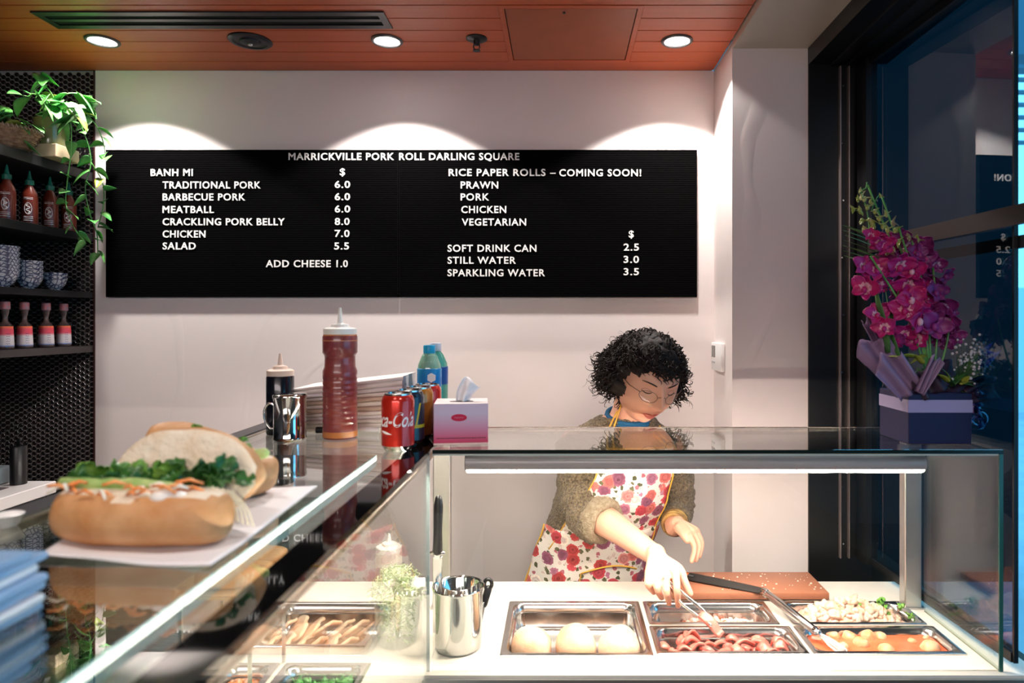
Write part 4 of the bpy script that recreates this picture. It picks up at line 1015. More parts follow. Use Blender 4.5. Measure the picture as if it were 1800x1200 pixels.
# small labelled bottles
def lbl_mat():
    m = mat('bottle_label', (.8, .8, .8), rough=.4); nt = m.node_tree
    tc = nt.nodes.new('ShaderNodeTexCoord'); sp_ = nt.nodes.new('ShaderNodeSeparateXYZ'); cr = nt.nodes.new('ShaderNodeValToRGB')
    nt.links.new(tc.outputs['Generated'], sp_.inputs[0]); nt.links.new(sp_.outputs['Z'], cr.inputs[0]); nt.links.new(cr.outputs[0], nt.nodes['Principled BSDF'].inputs['Base Color'])
    e = cr.color_ramp.elements; e[0].position = 0; e[0].color = (.05, .12, .35, 1); e[1].position = 1; e[1].color = (.75, .16, .04, 1)
    for p, c in ((.10, (.55, .50, .52)), (.5, (.60, .55, .56)), (.62, (.62, .06, .10)), (.85, (.62, .05, .08))):
        k = e.new(p); k.color = (*c, 1)
    return m
LBL = lbl_mat(); fb = [None]
for px, lb in ((9, 'leftmost small bottle with red and white label on lowest shelf'), (43, 'second small labelled bottle from the left edge on lowest shelf'), (81, 'third small labelled bottle on lowest shelf'), (112, 'small labelled bottle nearest the white wall on lowest shelf')):
    Y = 1.6*F/(985-px); X = -1.6; z = Zc(-.0797)
    if fb[0] is None:
        t = thing('small_bottle', lb, 'bottle', (X, Y, Zc(-.080)), 'small labelled bottles on the lowest shelf')
        b = NB(); lathe(b, [(0, 0), (.020, 0), (.0215, .003), (.0215, .006), (.0185, .066), (.016, .071), (.0075, .080), (.006, .092), (.0095, .106), (.0105, .118), (.0105, .119)], (X, Y, z), 24); obj('bottle_glass', b, mat('dark_drink', (.05, .03, .03), rough=.08, coat=.5, color2=(.12, .08, .07), vscale=30), t, smooth='all')
        b = NB(); lathe(b, [(.0216, .008), (.0190, .066)], (X, Y, z), 24, cap=False); lb_ = obj('label', b, LBL, t, smooth='all')
        b = NB(); lathe(b, [(.0105, .114), (.0125, .116), (.0120, .136), (.010, .138), (0, .138)], (X, Y, z), 18); obj('cap', b, mat('grey_red_cap', (.22, .18, .22), rough=.3, color2=(.45, .10, .10), vscale=60), t, smooth=True)
        b = NB(); q = random.Random(2)
        for k in range(5):
            zc = .044-.007*k; aa = R(-45); tube(b, [Vector((X+(.0207-.0003*(4-k))*math.cos(aa+j*.09), Y+(.0207-.0003*(4-k))*math.sin(aa+j*.09), z+zc+.0012*((j*7+k) % 3-1))) for j in range(6)], .0009, 4)
        obj('label_print', b, mat('navy_print', (.03, .05, .14)), lb_)
        fb[0] = t
    else: copy_tree(fb[0], (0, Y-fb[0].location.y, 0), lb)
# bowls
def bowl_mat():
    m = mat('patterned_china', (.62, .62, .66), rough=.25, coat=.3); nt = m.node_tree
    tc = nt.nodes.new('ShaderNodeTexCoord'); vo = nt.nodes.new('ShaderNodeTexVoronoi'); vo.feature = 'DISTANCE_TO_EDGE'; vo.inputs['Scale'].default_value = 90
    n = nt.nodes.new('ShaderNodeTexNoise'); n.inputs['Scale'].default_value = 70
    cr = nt.nodes.new('ShaderNodeValToRGB'); cr.color_ramp.elements[0].position = .05; cr.color_ramp.elements[0].color = (.05, .06, .13, 1); cr.color_ramp.elements[1].position = .16; cr.color_ramp.elements[1].color = (.62, .62, .66, 1)
    nt.links.new(tc.outputs['Object'], vo.inputs['Vector']); nt.links.new(vo.outputs['Distance'], cr.inputs[0]); nt.links.new(cr.outputs[0], nt.nodes['Principled BSDF'].inputs['Base Color'])
    return m
BM_ = bowl_mat()
def bowl(x, y, z, r, h, label):
    b = NB(); lathe(b, [(r*.42, 0), (r*.45, .001), (r*.45, .004), (r*.62, h*.18), (r*.86, h*.55), (r*.98, h*.92), (r, h), (r*.97, h), (r*.82, h*.55), (r*.55, h*.2), (0, h*.12)], (0, 0, 0), 36)
    o = item('china_bowl', b, BM_, label, 'bowl', 'patterned bowls stacked on the third shelf', smooth=True); o.location = (x, y, z)
zs = Zc(.0984)
for px, nb, r, h, st, nm in ((2, 5, .044, .052, .0165, 'the stack at the left edge'), (50, 4, .038, .042, .0140, 'the middle stack'), (96, 2, .035, .042, .013, 'the short stack nearest the wall')):
    Y = 1.605*F/(985-px)
    for k in range(nb):
        pos = 'top' if k == nb-1 else ('bottom' if k == 0 else ['second', 'third', 'fourth'][k-1]+' from the bottom')
        bowl(-1.605, Y, zs+k*st, r, h, f'blue and white patterned bowl, {pos} of {nm}')
# top shelf: basket, tin, box and plants
TS = Zc(.4953)
t = thing('wicker_basket', 'woven wicker basket holding a plant at the left end of top shelf', 'basket', (-1.66, 1.98, TS))
WICK = mat('wicker', (.42, .25, .14), rough=.7, color2=(.20, .10, .05), vscale=90)
bc = W(8, 240, 2.0); bc.z = TS+.001
b = NB(); lathe(b, [(0, 0), (.045, 0), (.060, .008), (.080, .045), (.088, .062), (.090, .065), (.085, .064), (.072, .04), (.05, .008), (0, .006)], bc, 40); obj('basket_wall', b, WICK, t, smooth=True)
for k in range(6):
    b = NB(); rr0 = .064+.0045*k+.001; zk = .012+.0095*k
    rr0 = (.060+(.080-.060)*(zk-.008)/.037) if zk < .045 else .080+(.088-.080)*(zk-.045)/.017
    tube(b, [bc+Vector(((rr0+.001+.0012*math.sin(24*a+k*PI))*math.cos(a), (rr0+.001+.0012*math.sin(24*a+k*PI))*math.sin(a), zk)) for a in [2*PI*j/96 for j in range(97)]], .0026, 5); obj('woven_strand', b, WICK, t, smooth='all')
b = NB()
for j in range(54):
    a = 2*PI*j/54; p = bc+Vector((.089*math.cos(a), .089*math.sin(a), .063)); d = Vector((math.cos(a+.7), math.sin(a+.7), 0)); tube(b, [p-d*.004-Vector((0, 0, .006)), p+Vector((0, 0, .005)), p+d*.004-Vector((0, 0, .005))], .0016, 5)
obj('braided_rim', b, mat('pale_wicker', (.62, .48, .36), rough=.7), t, smooth='all')
tin_c = W(90, 250, 2.10); tin_c.z = TS
t = thing('plant_tub', 'glossy olive tub of trailing plant on a wooden box', 'plant pot', tin_c)
b = NB(); lathe(b, [(0, 0), (.040, 0), (.042, .002), (.045, .080), (.0465, .082), (.044, .083), (.040, .010), (0, .008)], tin_c+Vector((0, 0, .0403)), 36)
obj('tub_wall', b, mat('olive_glaze', (.20, .22, .07), rough=.2, coat=.5, color2=(.42, .36, .16), vscale=10), t, smooth=True)
b = NB(); lathe(b, [(.041, .07), (0, .074)], tin_c+Vector((0, 0, .0403)), 20); obj('soil', b, mat('soil', (.03, .02, .012), rough=.9), t)
b = NB(); box(b, (tin_c.x-.068, tin_c.y-.05, TS+.0004), (tin_c.x+.052, tin_c.y+.05, TS+.040), bev=.002)
item('wooden_box', b, wood_mat('beige_box', (.62, .48, .32), (.50, .37, .23)), 'small beige box under the olive plant tub', 'box', smooth=False)
def leaf(bm, base, d, L, wd, droop=.4, mi=0, fold=.25, rollv=0):
    """heart shaped leaf from base in direction d"""
    d = Vector(d).normalized(); up = Vector((0, 0, 1)); s = d.cross(up)
    s = s.normalized() if s.length > .05 else Vector((1, 0, 0))
    s = Matrix.Rotation(rollv, 3, d) @ s; nrm = s.cross(d)
    def f(u, v):
        x = u*L; w_ = wd*(math.sin(PI*min(1, (u*.93+.07))**.62)**.9 if u < 1 else .02)*.5
        w_ = max(w_, .0004)
        return base + d*x + s*(v*2-1)*w_ + nrm*(fold*abs(v*2-1)*w_) - up*(droop*L*u*u)
    sheet(bm, f, 8, 4, .0005, mi=mi)
def plant(t, vines, nleaf, seed):
    q = random.Random(seed)
    b = NB(); leaves = []
    for pts, sz in vines:
        cv = bez(pts, 6); tube(b, cv, .0016, 5)
        step = max(1, len(cv)//nleaf(pts))
        for i in range(2, len(cv), step):
            leaves.append((cv[i], sz*q.uniform(.8, 1.2)))
        leaves.append((cv[-1], sz))
    obj('stems', b, LEAF, t, smooth='all')
    for p, s in leaves:
        b = NB(); a = q.uniform(-PI, 0) if q.random() < .75 else q.uniform(0, PI)
        d = Vector((math.cos(a)*.8, math.sin(a)*.6, q.uniform(-.7, .25)))
        if p.y > 2.20: d.y = -abs(d.y)-.2
        leaf(b, p, d, s*1.2, s*.86, droop=q.uniform(.1, .5), rollv=q.uniform(-.6, .6)); obj('leaf', b, LEAF if q.random() < .75 else MATS['yellow_leaf'] if q.random() < .3 else LEAF, t, smooth='all')
pl = thing('pothos_plant', 'trailing green heart leaved vine spilling over the shelf end', 'plant', tin_c+Vector((0, 0, .115)))
o0 = tin_c+Vector((0, 0, .112))
V = lambda px, py, Y: W(px, py, Y)
vines = [([o0, V(95, 175, 2.08), V(80, 150, 2.06), V(72, 132, 2.05)], .05), ([o0, V(110, 170, 2.05), V(140, 165, 2.08), V(155, 180, 2.12)], .055), ([o0, V(85, 180, 2.0), V(60, 165, 1.98), V(45, 172, 1.97)], .055),
         ([o0, V(115, 180, 2.02), V(120, 195, 2.0), V(135, 210, 2.0)], .06), ([o0, V(130, 185, 2.08), V(165, 215, 2.14), V(180, 245, 2.17), V(186, 275, 2.18)], .042),
         ([o0, V(125, 190, 2.05), V(150, 240, 2.10), V(160, 285, 2.12), V(150, 330, 2.12), V(158, 375, 2.13), V(170, 410, 2.15), V(172, 445, 2.16)], .036),
         ([o0, V(120, 200, 2.03), V(125, 260, 2.05), V(118, 320, 2.06), V(116, 360, 2.07), V(130, 400, 2.08), V(150, 425, 2.10)], .034),
         ([V(160, 285, 2.12), V(180, 320, 2.16), V(182, 360, 2.18), V(172, 400, 2.19)], .034), ([o0, V(140, 200, 2.10), V(148, 205, 2.14), V(150, 190, 2.16)], .04)]
plant(pl, vines, lambda p: max(3, int(len(p)*1.7)), 4)
pl2 = thing('leafy_plant', 'green leaves of the basket plant at the left edge', 'plant', bc+Vector((0, 0, .03)))
o1 = bc+Vector((0, 0, .02))
plant(pl2, [([o1, bc+Vector((.02, -.02, .09)), bc+Vector((.05, -.03, .10))], .075), ([o1, bc+Vector((-.03, 0, .11)), bc+Vector((-.02, .01, .14))], .07), ([o1, bc+Vector((.05, -.02, .07)), bc+Vector((.085, -.03, .075))], .065), ([o1, bc+Vector((-.04, -.04, .08)), bc+Vector((-.07, -.05, .08))], .07)], lambda p: 3, 9)
# back worktop at left with dark appliance
b = NB(); box(b, (-2.45, .9, Zc(-.475)), (-1.402, 1.90, Zc(-.443)), bev=.002)
bk = thing('back_worktop', 'white edged worktop behind the left case by the tiles', 'worktop', (-1.9, 1.4, 0))
obj('worktop_slab', b, mat('white_laminate', (.74, .70, .69), rough=.35), bk)
b = NB(); box(b, (-2.45, .95, 0), (-1.43, 1.88, Zc(-.475))); obj('cabinet', b, BLACKM, bk)
b = NB(); box(b, (-2.4, .95, Zc(-.443)), (-1.47, 1.82, Zc(-.4415))); obj('mat', b, mat('mauve_mat', (.10, .07, .075), rough=.5), bk)
t = thing('black_dispenser', 'tall black dispenser on the back worktop', 'dispenser', (-1.49, 1.86, Zc(-.4415)))
c0 = (-1.478, 1.862, Zc(-.4428))
b = NB(); lathe(b, [(0, 0), (.020, 0), (.020, .10), (.018, .104), (0, .105)], c0, 20, sx=.95); obj('dispenser_body', b, BLACK, t, smooth=True)
b = NB(); tube(b, [Vector(c0)+Vector((0, 0, .104)), Vector(c0)+Vector((0, 0, .120)), Vector(c0)+Vector((.014, -.008, .122))], .004, 8); obj('pump', b, BLACK, t, smooth='all')
b = NB(); cc = Vector((-1.50, 1.74, Zc(-.4413))); lathe(b, [(0, 0), (.016, 0), (.022, .012), (.024, .022), (.02, .021), (0, .006)], cc, 20); item('black_cup', b, BLACK, 'small black cup on the back worktop', 'cup', smooth=True)
b = NB(); box(b, (-1.60, 1.84, Zc(-.4415)), (-1.513, 1.885, Zc(-.395)), bev=.006, seg=2); item('grey_container', b, mat('bluegrey', (.25, .30, .33), rough=.4), 'blue grey container at left edge on the back worktop', 'container', smooth=True)
# ------------------------------------------------------------------ flower arrangement
fb_ = thing('flower_box', 'navy and lilac square box of tall magenta orchids on the right glass end', 'flower arrangement', (.812, 1.52, TZ))
X0, X1, Y0, Y1, HH = .7436, .8790, 1.458, 1.590, .108
NAVY = mat('navy_card', (.006, .005, .05), rough=.55, coat=0)
RIB = mat('lilac_ribbon', (.36, .30, .52), rough=.22, coat=.5)
b = NB(); box(b, (X0, Y0, TZ2), (X1, Y1, TZ2+HH), bev=.0015); obj('box_body', b, NAVY, fb_, smooth=True)
b = NB(); zb = TZ2+.068
for c0, c1 in (((X0-.001, Y0-.001), (X1+.001, Y0)), ((X0-.001, Y1), (X1+.001, Y1+.001)), ((X0-.001, Y0), (X0, Y1)), ((X1, Y0), (X1+.001, Y1))): box(b, (c0[0], c0[1], zb), (c1[0], c1[1], zb+.027))
obj('ribbon_band', b, RIB, fb_)
q = random.Random(77)
WRAP = mat('mauve_wrap', (.26, .16, .28), rough=.5, var=.15, vscale=20); WRAPB = mat('blue_wrap', (.01, .08, .50), rough=.35); WRAPD = mat('dark_wrap', (.03, .012, .03), rough=.5)
def fan(name, base, tip, w0, w1, m, ph, curl=.02, label=None):
    base, tip = Vector(base), Vector(tip); d = tip-base; s = d.cross(Vector((0, 1, 0))).normalized()
    b = NB()
    def f(u, v):
        w_ = w0+(w1-w0)*u; top = 1+.10*math.sin(v*9+ph)*(u > .7)
        return base+d*u*top+s*(v-.5)*w_+Vector((0, .008*math.sin(v*13+ph)+curl*math.sin(v*PI)*u - curl*.5, 0))+Vector((0, 0, -.35*w_*abs(v-.5)*u))
    sheet(b, f, 10, 14, .0006); return obj(name, b, m, fb_, smooth='all', label=label)
P = W
fan('wrap_paper', P(1592, 688, 1.50), P(1530, 592, 1.50), .05, .085, WRAP, 1)
fan('wrap_paper', P(1600, 690, 1.47), P(1556, 625, 1.455), .06, .075, WRAP, 3)
fan('wrap_paper', P(1560, 640, 1.53), P(1524, 560, 1.53), .03, .035, WRAP, 5)
fan('wrap_paper', P(1612, 690, 1.455), P(1645, 628, 1.45), .022, .03, WRAP, 0)
fan('wrap_paper', P(1650, 690, 1.50), P(1680, 640, 1.53), .07, .10, WRAPD, 2)
fan('wrap_paper', P(1690, 690, 1.52), P(1748, 664, 1.53), .05, .07, WRAPD, 4)
fan('wrap_paper', P(1708, 660, 1.57), P(1745, 608, 1.58), .03, .034, WRAPB, 2, label='bright blue paper corner')
fan('wrap_paper', P(1640, 692, 1.47), P(1622, 650, 1.46), .08, .06, WRAPD, 1)
# blue shiny bow on right
bow = NB()
for k in range(9):
    c = P(1716+q.uniform(-8, 8), 690+k*6.5, 1.53); ph_ = q.uniform(0, 6); M = Matrix.Translation(c) @ rot(q.uniform(-40, 40), q.uniform(-60, 60), q.uniform(0, 180)).to_4x4()
    sheet(bow, lambda u, v: M @ Vector((.016*math.cos(u*5+ph_), (v-.5)*.018, .016*math.sin(u*5+ph_))), 14, 2, .0005)
obj('ribbon_bow', bow, mat('blue_satin', (.03, .06, .45), rough=.15, coat=1, color2=(.30, .16, .34), vscale=40), fb_, smooth='all')
# long leaves
b_i = 0
BASE = P(1640, 690, 1.51)
def lleaf(px0, py0, px1, py1, Y, w, m, droop=.1):
    a, c = P(px0, py0, Y), P(px1, py1, Y); b = NB(); leaf(b, a, c-a, (c-a).length, w, droop=droop, rollv=q.uniform(-.5, .5)); obj('leaf', b, m, fb_, smooth='all')
for a in ((1545, 560, 1540, 470, 1.50, .02), (1560, 620, 1535, 480, 1.49, .022), (1570, 610, 1552, 470, 1.51, .02), (1590, 680, 1548, 520, 1.50, .022), (1560, 600, 1580, 500, 1.5, .02)): lleaf(*a, LEAFD)
for k in range(7): lleaf(1545, 470-k*8, 1478+q.uniform(0, 8), 432-k*9+14, 1.52, .009, LEAFD, .05)
for a in ((1600, 640, 1562, 612, 1.46, .022), (1608, 628, 1570, 618, 1.46, .018), (1622, 640, 1604, 612, 1.455, .016), (1665, 672, 1645, 648, 1.45, .024), (1668, 668, 1662, 645, 1.45, .02), (1690, 676, 1712, 664, 1.45, .022), (1695, 672, 1705, 655, 1.46, .02), (1630, 625, 1600, 630, 1.47, .016)): lleaf(*a, LEAFY, .3)
for k in range(20):
    a_ = q.uniform(0, PI); lleaf(1640+q.uniform(-40, 40), 680+q.uniform(-12, 0), 1640+75*math.cos(a_)+q.uniform(-10, 10), 675-40*math.sin(a_), 1.49+q.uniform(0, .06), .022, LEAFD, .2)
# stems
b = NB()
for tx, ty, Y in ((1525, 325, 1.52), (1550, 345, 1.53), (1600, 410, 1.51), (1640, 470, 1.52), (1670, 560, 1.52), (1530, 450, 1.48), (1580, 400, 1.5)):
    tube(b, bez([BASE, (BASE+P(tx, ty, Y))/2+Vector((.01, 0, .02)), P(tx, ty, Y)], 6), .0022, 6)
tube(b, bez([P(1530, 420, 1.51), P(1524, 370, 1.515), P(1514, 338, 1.52), P(1522, 330, 1.52), P(1524, 320, 1.52)], 5), .0014, 5)
tube(b, bez([P(1532, 370, 1.51), P(1540, 350, 1.515), P(1546, 342, 1.52)], 5), .0012, 5)
obj('stem', b, LEAF, fb_, smooth='all', kind='stuff')
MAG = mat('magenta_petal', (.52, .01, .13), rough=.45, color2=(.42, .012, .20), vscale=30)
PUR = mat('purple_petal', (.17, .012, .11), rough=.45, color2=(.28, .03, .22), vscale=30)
PINKP = mat('pale_petal', (.80, .42, .52), rough=.45)
LILAC = mat('lilac_petal', (.50, .34, .56), rough=.45)
def orchid(c, s, face, mats, seed):
    """five petals and a lip round a column"""
    q2 = random.Random(seed); b = NB(); face = Vector(face).normalized(); r_ = q2.uniform(-.5, .5)
    ux = face.cross(Vector((0, 0, 1))).normalized(); uz = ux.cross(face)
    for k, (ang, L, w_) in enumerate(((90, 1, .75), (18, 1.1, 1.05), (162, 1.1, 1.05), (-52, .95, .75), (-128, .95, .75))):
        a = R(ang)+r_; d = ux*math.cos(a)+uz*math.sin(a)+face*q2.uniform(.05, .45)
        d.normalize(); sd_ = d.cross(face).normalized(); nn = sd_.cross(d)
        def f(u, v):
            ww = s*w_*.5*max(.08, math.sin(PI*min(.97, .10+.86*u)))**.8
            return c+d*(s*L*u)+sd_*((v*2-1)*ww)+nn*(s*.22*math.sin(PI*u)*(1 if k % 2 else -1)*.6+s*.15*(v*2-1)**2)
        n0 = len(b.faces); sheet(b, f, 6, 4, s*.03); b.faces.ensure_lookup_table()
        for f_ in b.faces:
            if f_.index < 0 or f_.index >= n0:
                pass
        for f_ in list(b.faces)[n0:]:
            if (f_.calc_center_median()-c).length < s*.42: f_.material_index = 1
    n0 = len(b.faces)
    ball(b, c+face*s*.25-uz*s*.15, (s*.2, s*.2, s*.26), seg=8, rings=6, mi=2)
    return obj('orchid_flower', b, None, fb_, smooth='all', mats=mats)
fl = []
# the column of blossoms, front ones picked from the picture
main = [(1515, 470, 17, 0), (1540, 475, 15, 0), (1522, 505, 16, 0), (1545, 500, 14, 0), (1555, 430, 13, 0), (1530, 415, 11, 0), (1545, 425, 12, 0), (1540, 555, 17, 0), (1555, 575, 13, 0), (1580, 465, 18, 0), (1605, 475, 17, 0), (1595, 500, 17, 0), (1620, 455, 14, 1), (1600, 430, 14, 1),
        (1600, 525, 18, 0), (1622, 520, 16, 0), (1640, 515, 15, 0), (1590, 545, 17, 0), (1612, 560, 18, 0), (1572, 540, 12, 0), (1640, 570, 17, 0), (1612, 595, 16, 0), (1590, 585, 14, 0), (1660, 482, 14, 0), (1635, 495, 16, 1), (1655, 540, 17, 1), (1650, 510, 15, 1), (1665, 565, 16, 1),
        (1630, 590, 15, 1), (1655, 592, 15, 1), (1680, 590, 13, 1), (1670, 545, 13, 1), (1625, 435, 14, 1), (1610, 445, 14, 1), (1645, 465, 13, 1), (1585, 415, 11, 1), (1575, 600, 12, 1), (1640, 545, 15, 0), (1575, 510, 14, 1), (1620, 480, 15, 1), (1665, 600, 12, 1), (1560, 455, 12, 1)]
for i, (px, py, sp_, dk) in enumerate(main):
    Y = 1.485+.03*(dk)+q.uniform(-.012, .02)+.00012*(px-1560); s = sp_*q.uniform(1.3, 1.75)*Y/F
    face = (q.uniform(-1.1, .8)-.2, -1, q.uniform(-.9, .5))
    orchid(P(px, py, Y), s, face, [PUR, LILAC, PUR] if dk and i % 3 == 1 else [PUR, PUR, PUR] if (dk or px > 1622) and i % 3 else ([PUR, MAG, PUR] if dk else ([MAG, PINKP, MAG] if px < 1600 or i % 2 else [MAG, MAG, PINKP])), i)  # more purple petals towards the right: shading put into the petal colour
for i in range(26):
    t_ = q.random(); px = 1560+75*t_+q.uniform(-22, 38); py = 440+165*t_+q.uniform(-20, 12)
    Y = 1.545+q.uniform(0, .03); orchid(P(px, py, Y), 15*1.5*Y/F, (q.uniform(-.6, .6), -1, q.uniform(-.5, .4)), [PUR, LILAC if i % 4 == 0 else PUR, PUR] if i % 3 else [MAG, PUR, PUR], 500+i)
BUD = mat('green_bud', (.26, .34, .05), rough=.4, color2=(.42, .42, .16), vscale=40); BUDB = mat('olive_bud', (.24, .20, .08), rough=.45, color2=(.35, .24, .20), vscale=40)
for i, (px, py, s_) in enumerate(((1515, 345, 7), (1508, 352, 6), (1520, 350, 8), (1500, 368, 7), (1512, 372, 8), (1525, 365, 8), (1538, 372, 8), (1515, 388, 8), (1530, 388, 9), (1545, 385, 8), (1558, 378, 7), (1535, 398, 9), (1552, 398, 9), (1518, 404, 7), (1560, 405, 8), (1556, 420, 9), (1575, 405, 9), (1548, 345, 5), (1512, 335, 5), (1570, 392, 8), (1580, 425, 8), (1598, 418, 8), (1612, 424, 9), (1590, 440, 8), (1570, 440, 9), (1560, 445, 8), (1530, 355, 6))):
    Y = 1.50+q.uniform(-.01, .02); c = P(px, py, Y); s = s_*1.5*Y/F; b = NB()
    for k in range(3):
        a_ = q.uniform(0, 2*PI); leaf(b, c, (math.cos(a_), -.6, math.sin(a_)+.2), s, s*.5, droop=q.uniform(-.2, .4), fold=.6)
    ball(b, c, (s*.3, s*.3, s*.45), rot(q.uniform(-40, 40), q.uniform(-40, 40)), seg=8, rings=6)
    obj('flower_bud', b, BUD if px < 1560 else (BUDB if i % 2 else BUD), fb_, smooth='all')
b = NB(); b2 = NB()
for k in range(110):
    px, py = 1712+q.gauss(0, 17), 630+q.gauss(0, 16)
    if px < 1672 or px > 1752: continue
    c = P(px, py, 1.50+q.uniform(-.01, .03)); ball(b, c, .0032*q.uniform(.7, 1.2), seg=7, rings=5)
    tube(b2, [P(1680, 678, 1.52), (P(1680, 678, 1.52)+c)/2+Vector((.004, 0, .004)), c], .0004, 3)
obj('small_white_blossoms', b, mat('white_blossom', (.62, .60, .64), rough=.6), fb_, smooth='all', kind='stuff')
obj('small_stems', b2, LEAFD, fb_, kind='stuff')

# ------------------------------------------------------------------ the person
HEADC = Vector((.231, 1.840, Zc(-.152)))
HM = Matrix.Scale(1.11, 3) @ Matrix.Rotation(R(7), 3, 'Y') @ Matrix.Rotation(R(18), 3, 'Z') @ Matrix.Rotation(R(22), 3, 'X')
def H(x, y, z): return HEADC + HM @ Vector((x, y, z))
KEYS = [(-1.60, .070, 2.09, .070, .06), (-1.02, .070, 2.09, .160, .118), (-.90, .072, 2.09, .172, .120), (-.80, .078, 2.085, .168, .115), (-.70, .092, 2.07, .152, .104), (-.60, .120, 2.04, .148, .106),
        (-.50, .150, 2.00, .152, .112), (-.42, .165, 1.975, .156, .108), (-.36, .170, 1.96, .166, .088), (-.315, .174, 1.95, .140, .072), (-.285, .180, 1.94, .092, .060), (-.262, .186, 1.93, .064, .052)]
KEYS = [k for k in KEYS if k[0] > -1.1]
def torso(z, th, off=0.0):
    """point of the trunk surface at height z, angle th (-90 deg faces the counter)"""
    ks = KEYS
    if z <= ks[0][0]: k = ks[0][1:]
    elif z >= ks[-1][0]: k = ks[-1][1:]
    else:
        for a, b_ in zip(ks, ks[1:]):
            if a[0] <= z <= b_[0]:
                t_ = (z-a[0])/(b_[0]-a[0]); t_ = t_*t_*(3-2*t_)*.5+t_*.5; k = [a[i]+(b_[i]-a[i])*t_ for i in range(1, 5)]; break
    cx, cy, rx, ry = k
    fr = max(0, -math.sin(th))
    bust = .034*fr**2*math.exp(-((z+.47)/.075)**2)*(.6+.4*abs(math.cos(th*1.0+0)))
    return Vector((cx+(rx+off)*math.cos(th), cy+(ry+off+bust)*math.sin(th), Zc(z)))
def torso_rings(off, z0, z1, n=34, m=44, wob=0):
    rings_ = []
    for i in range(n+1):
        z = z0+(z1-z0)*i/n; rg = []
        for k in range(m):
            th = 2*PI*k/m; p = torso(z, th, off); 
            if wob: 
                p += Vector((math.cos(th), math.sin(th), 0))*(wob*noise.noise(p*14)+wob*.6*math.sin(z*70+math.sin(th*2)*1.4))
            rg.append(p)
        rings_.append(rg)
    return rings_
# joints
SHR, ELR, WRR = Vector((.045, 1.985, Zc(-.36))), Vector((.088, 1.875, Zc(-.528))), Vector((.236, 1.690, Zc(-.580)))
SHL, ELL, WRL = Vector((.312, 1.965, Zc(-.37))), Vector((.352, 2.07, Zc(-.555))), Vector((.322, 1.935, Zc(-.582)))
def hand(bm, wrist, knuckles, chains, thumb, r=.0088, palm_r=.013):
    for kn in knuckles: tube(bm, [wrist, wrist+(kn-wrist)*.5, kn], [.019, .0155, .0118], 10, round_ends=True)
    for kn, ch in zip(knuckles, chains):
        pts = [kn]+ch; n = len(pts); tube(bm, bez(pts, 4), [r*1.08-(r*.30)*i/(4*(n-1)) for i in range(4*(n-1)+1)], 10, round_ends=True)
    tube(bm, bez(thumb, 4), [.0135-.0050*i/(4*(len(thumb)-1)) for i in range(4*(len(thumb)-1)+1)], 10, round_ends=True)
b = NB()
loft(b, torso_rings(-.006, -1.05, -.262, n=30))
tube(b, [(.186, 1.945, Zc(-.30)), (.196, 1.915, Zc(-.25)), H(0, .03, -.045)], [.056, .050, .052], 20)
# legs and shoes
for s in (-1, 1):
    hx = .072+s*.085
    tube(b, bez([(hx, 2.09, Zc(-.90)), (hx+s*.006, 2.085, Zc(-1.10)), (hx+s*.01, 2.085, Zc(-1.22)), (hx+s*.01, 2.10, .25), (hx+s*.01, 2.10, .09)], 6), [.085-.048*i/24 for i in range(25)], 18, round_ends=True)
    tube(b, [(hx+s*.01, 2.115, .045), (hx+s*.014, 2.04, .036), (hx+s*.02, 1.965, .03)], [.036, .038, .028], 14, round_ends=True, flat=.9)
# arms
for S_, E_, W_ in ((SHR, ELR, WRR), (SHL, ELL, WRL)):
    tube(b, bez([S_, (S_+E_)/2+Vector((0, 0, .004)), E_], 6), [.050-.010*i/12 for i in range(13)], 18, round_ends=True)
    tube(b, bez([E_, E_+(W_-E_)*.35+Vector((0, 0, .004)), W_], 6), [.042, .0425, .0425, .042, .041, .040, .0385, .036, .034, .032, .030, .0275, .0255], 18, round_ends=True)
K = lambda px, py, Y: W(px, py, Y)
# right hand, fingers closing on the tongs
WR2 = K(1153, 972, 1.665)
tube(b, [WRR, WR2], [.0265, .024], 14, round_ends=True)
kn = [K(1141, 1009, 1.625), K(1155, 1012, 1.618), K(1171, 1013, 1.612), K(1188, 1007, 1.61)]
ch = [[K(1139, 1026, 1.60), K(1149, 1040, 1.61)], [K(1155, 1034, 1.585), K(1163, 1050, 1.60)], [K(1172, 1038, 1.575), K(1176, 1060, 1.588)], [K(1190, 1034, 1.572), K(1192, 1064, 1.58)]]
hand(b, WR2, kn, ch, [K(1170, 985, 1.66), K(1194, 1000, 1.645), K(1203, 1022, 1.628), K(1213, 1043, 1.615)], r=.0092)
# left hand hanging relaxed
WL2 = K(1190, 920, 1.91)
tube(b, [WRL, WL2], [.0265, .023], 14, round_ends=True)
kn = [K(1224, 934, 1.90), K(1222, 932, 1.882), K(1217, 934, 1.865), K(1209, 936, 1.85)]
ch = [[K(1233, 952, 1.89), K(1231, 970, 1.88)], [K(1233, 955, 1.872), K(1229, 978, 1.858)], [K(1229, 958, 1.852), K(1223, 984, 1.838)], [K(1221, 962, 1.835), K(1216, 986, 1.822)]]
hand(b, WL2, kn, ch, [K(1192, 928, 1.875), K(1200, 938, 1.85), K(1208, 950, 1.838)], r=.0085)
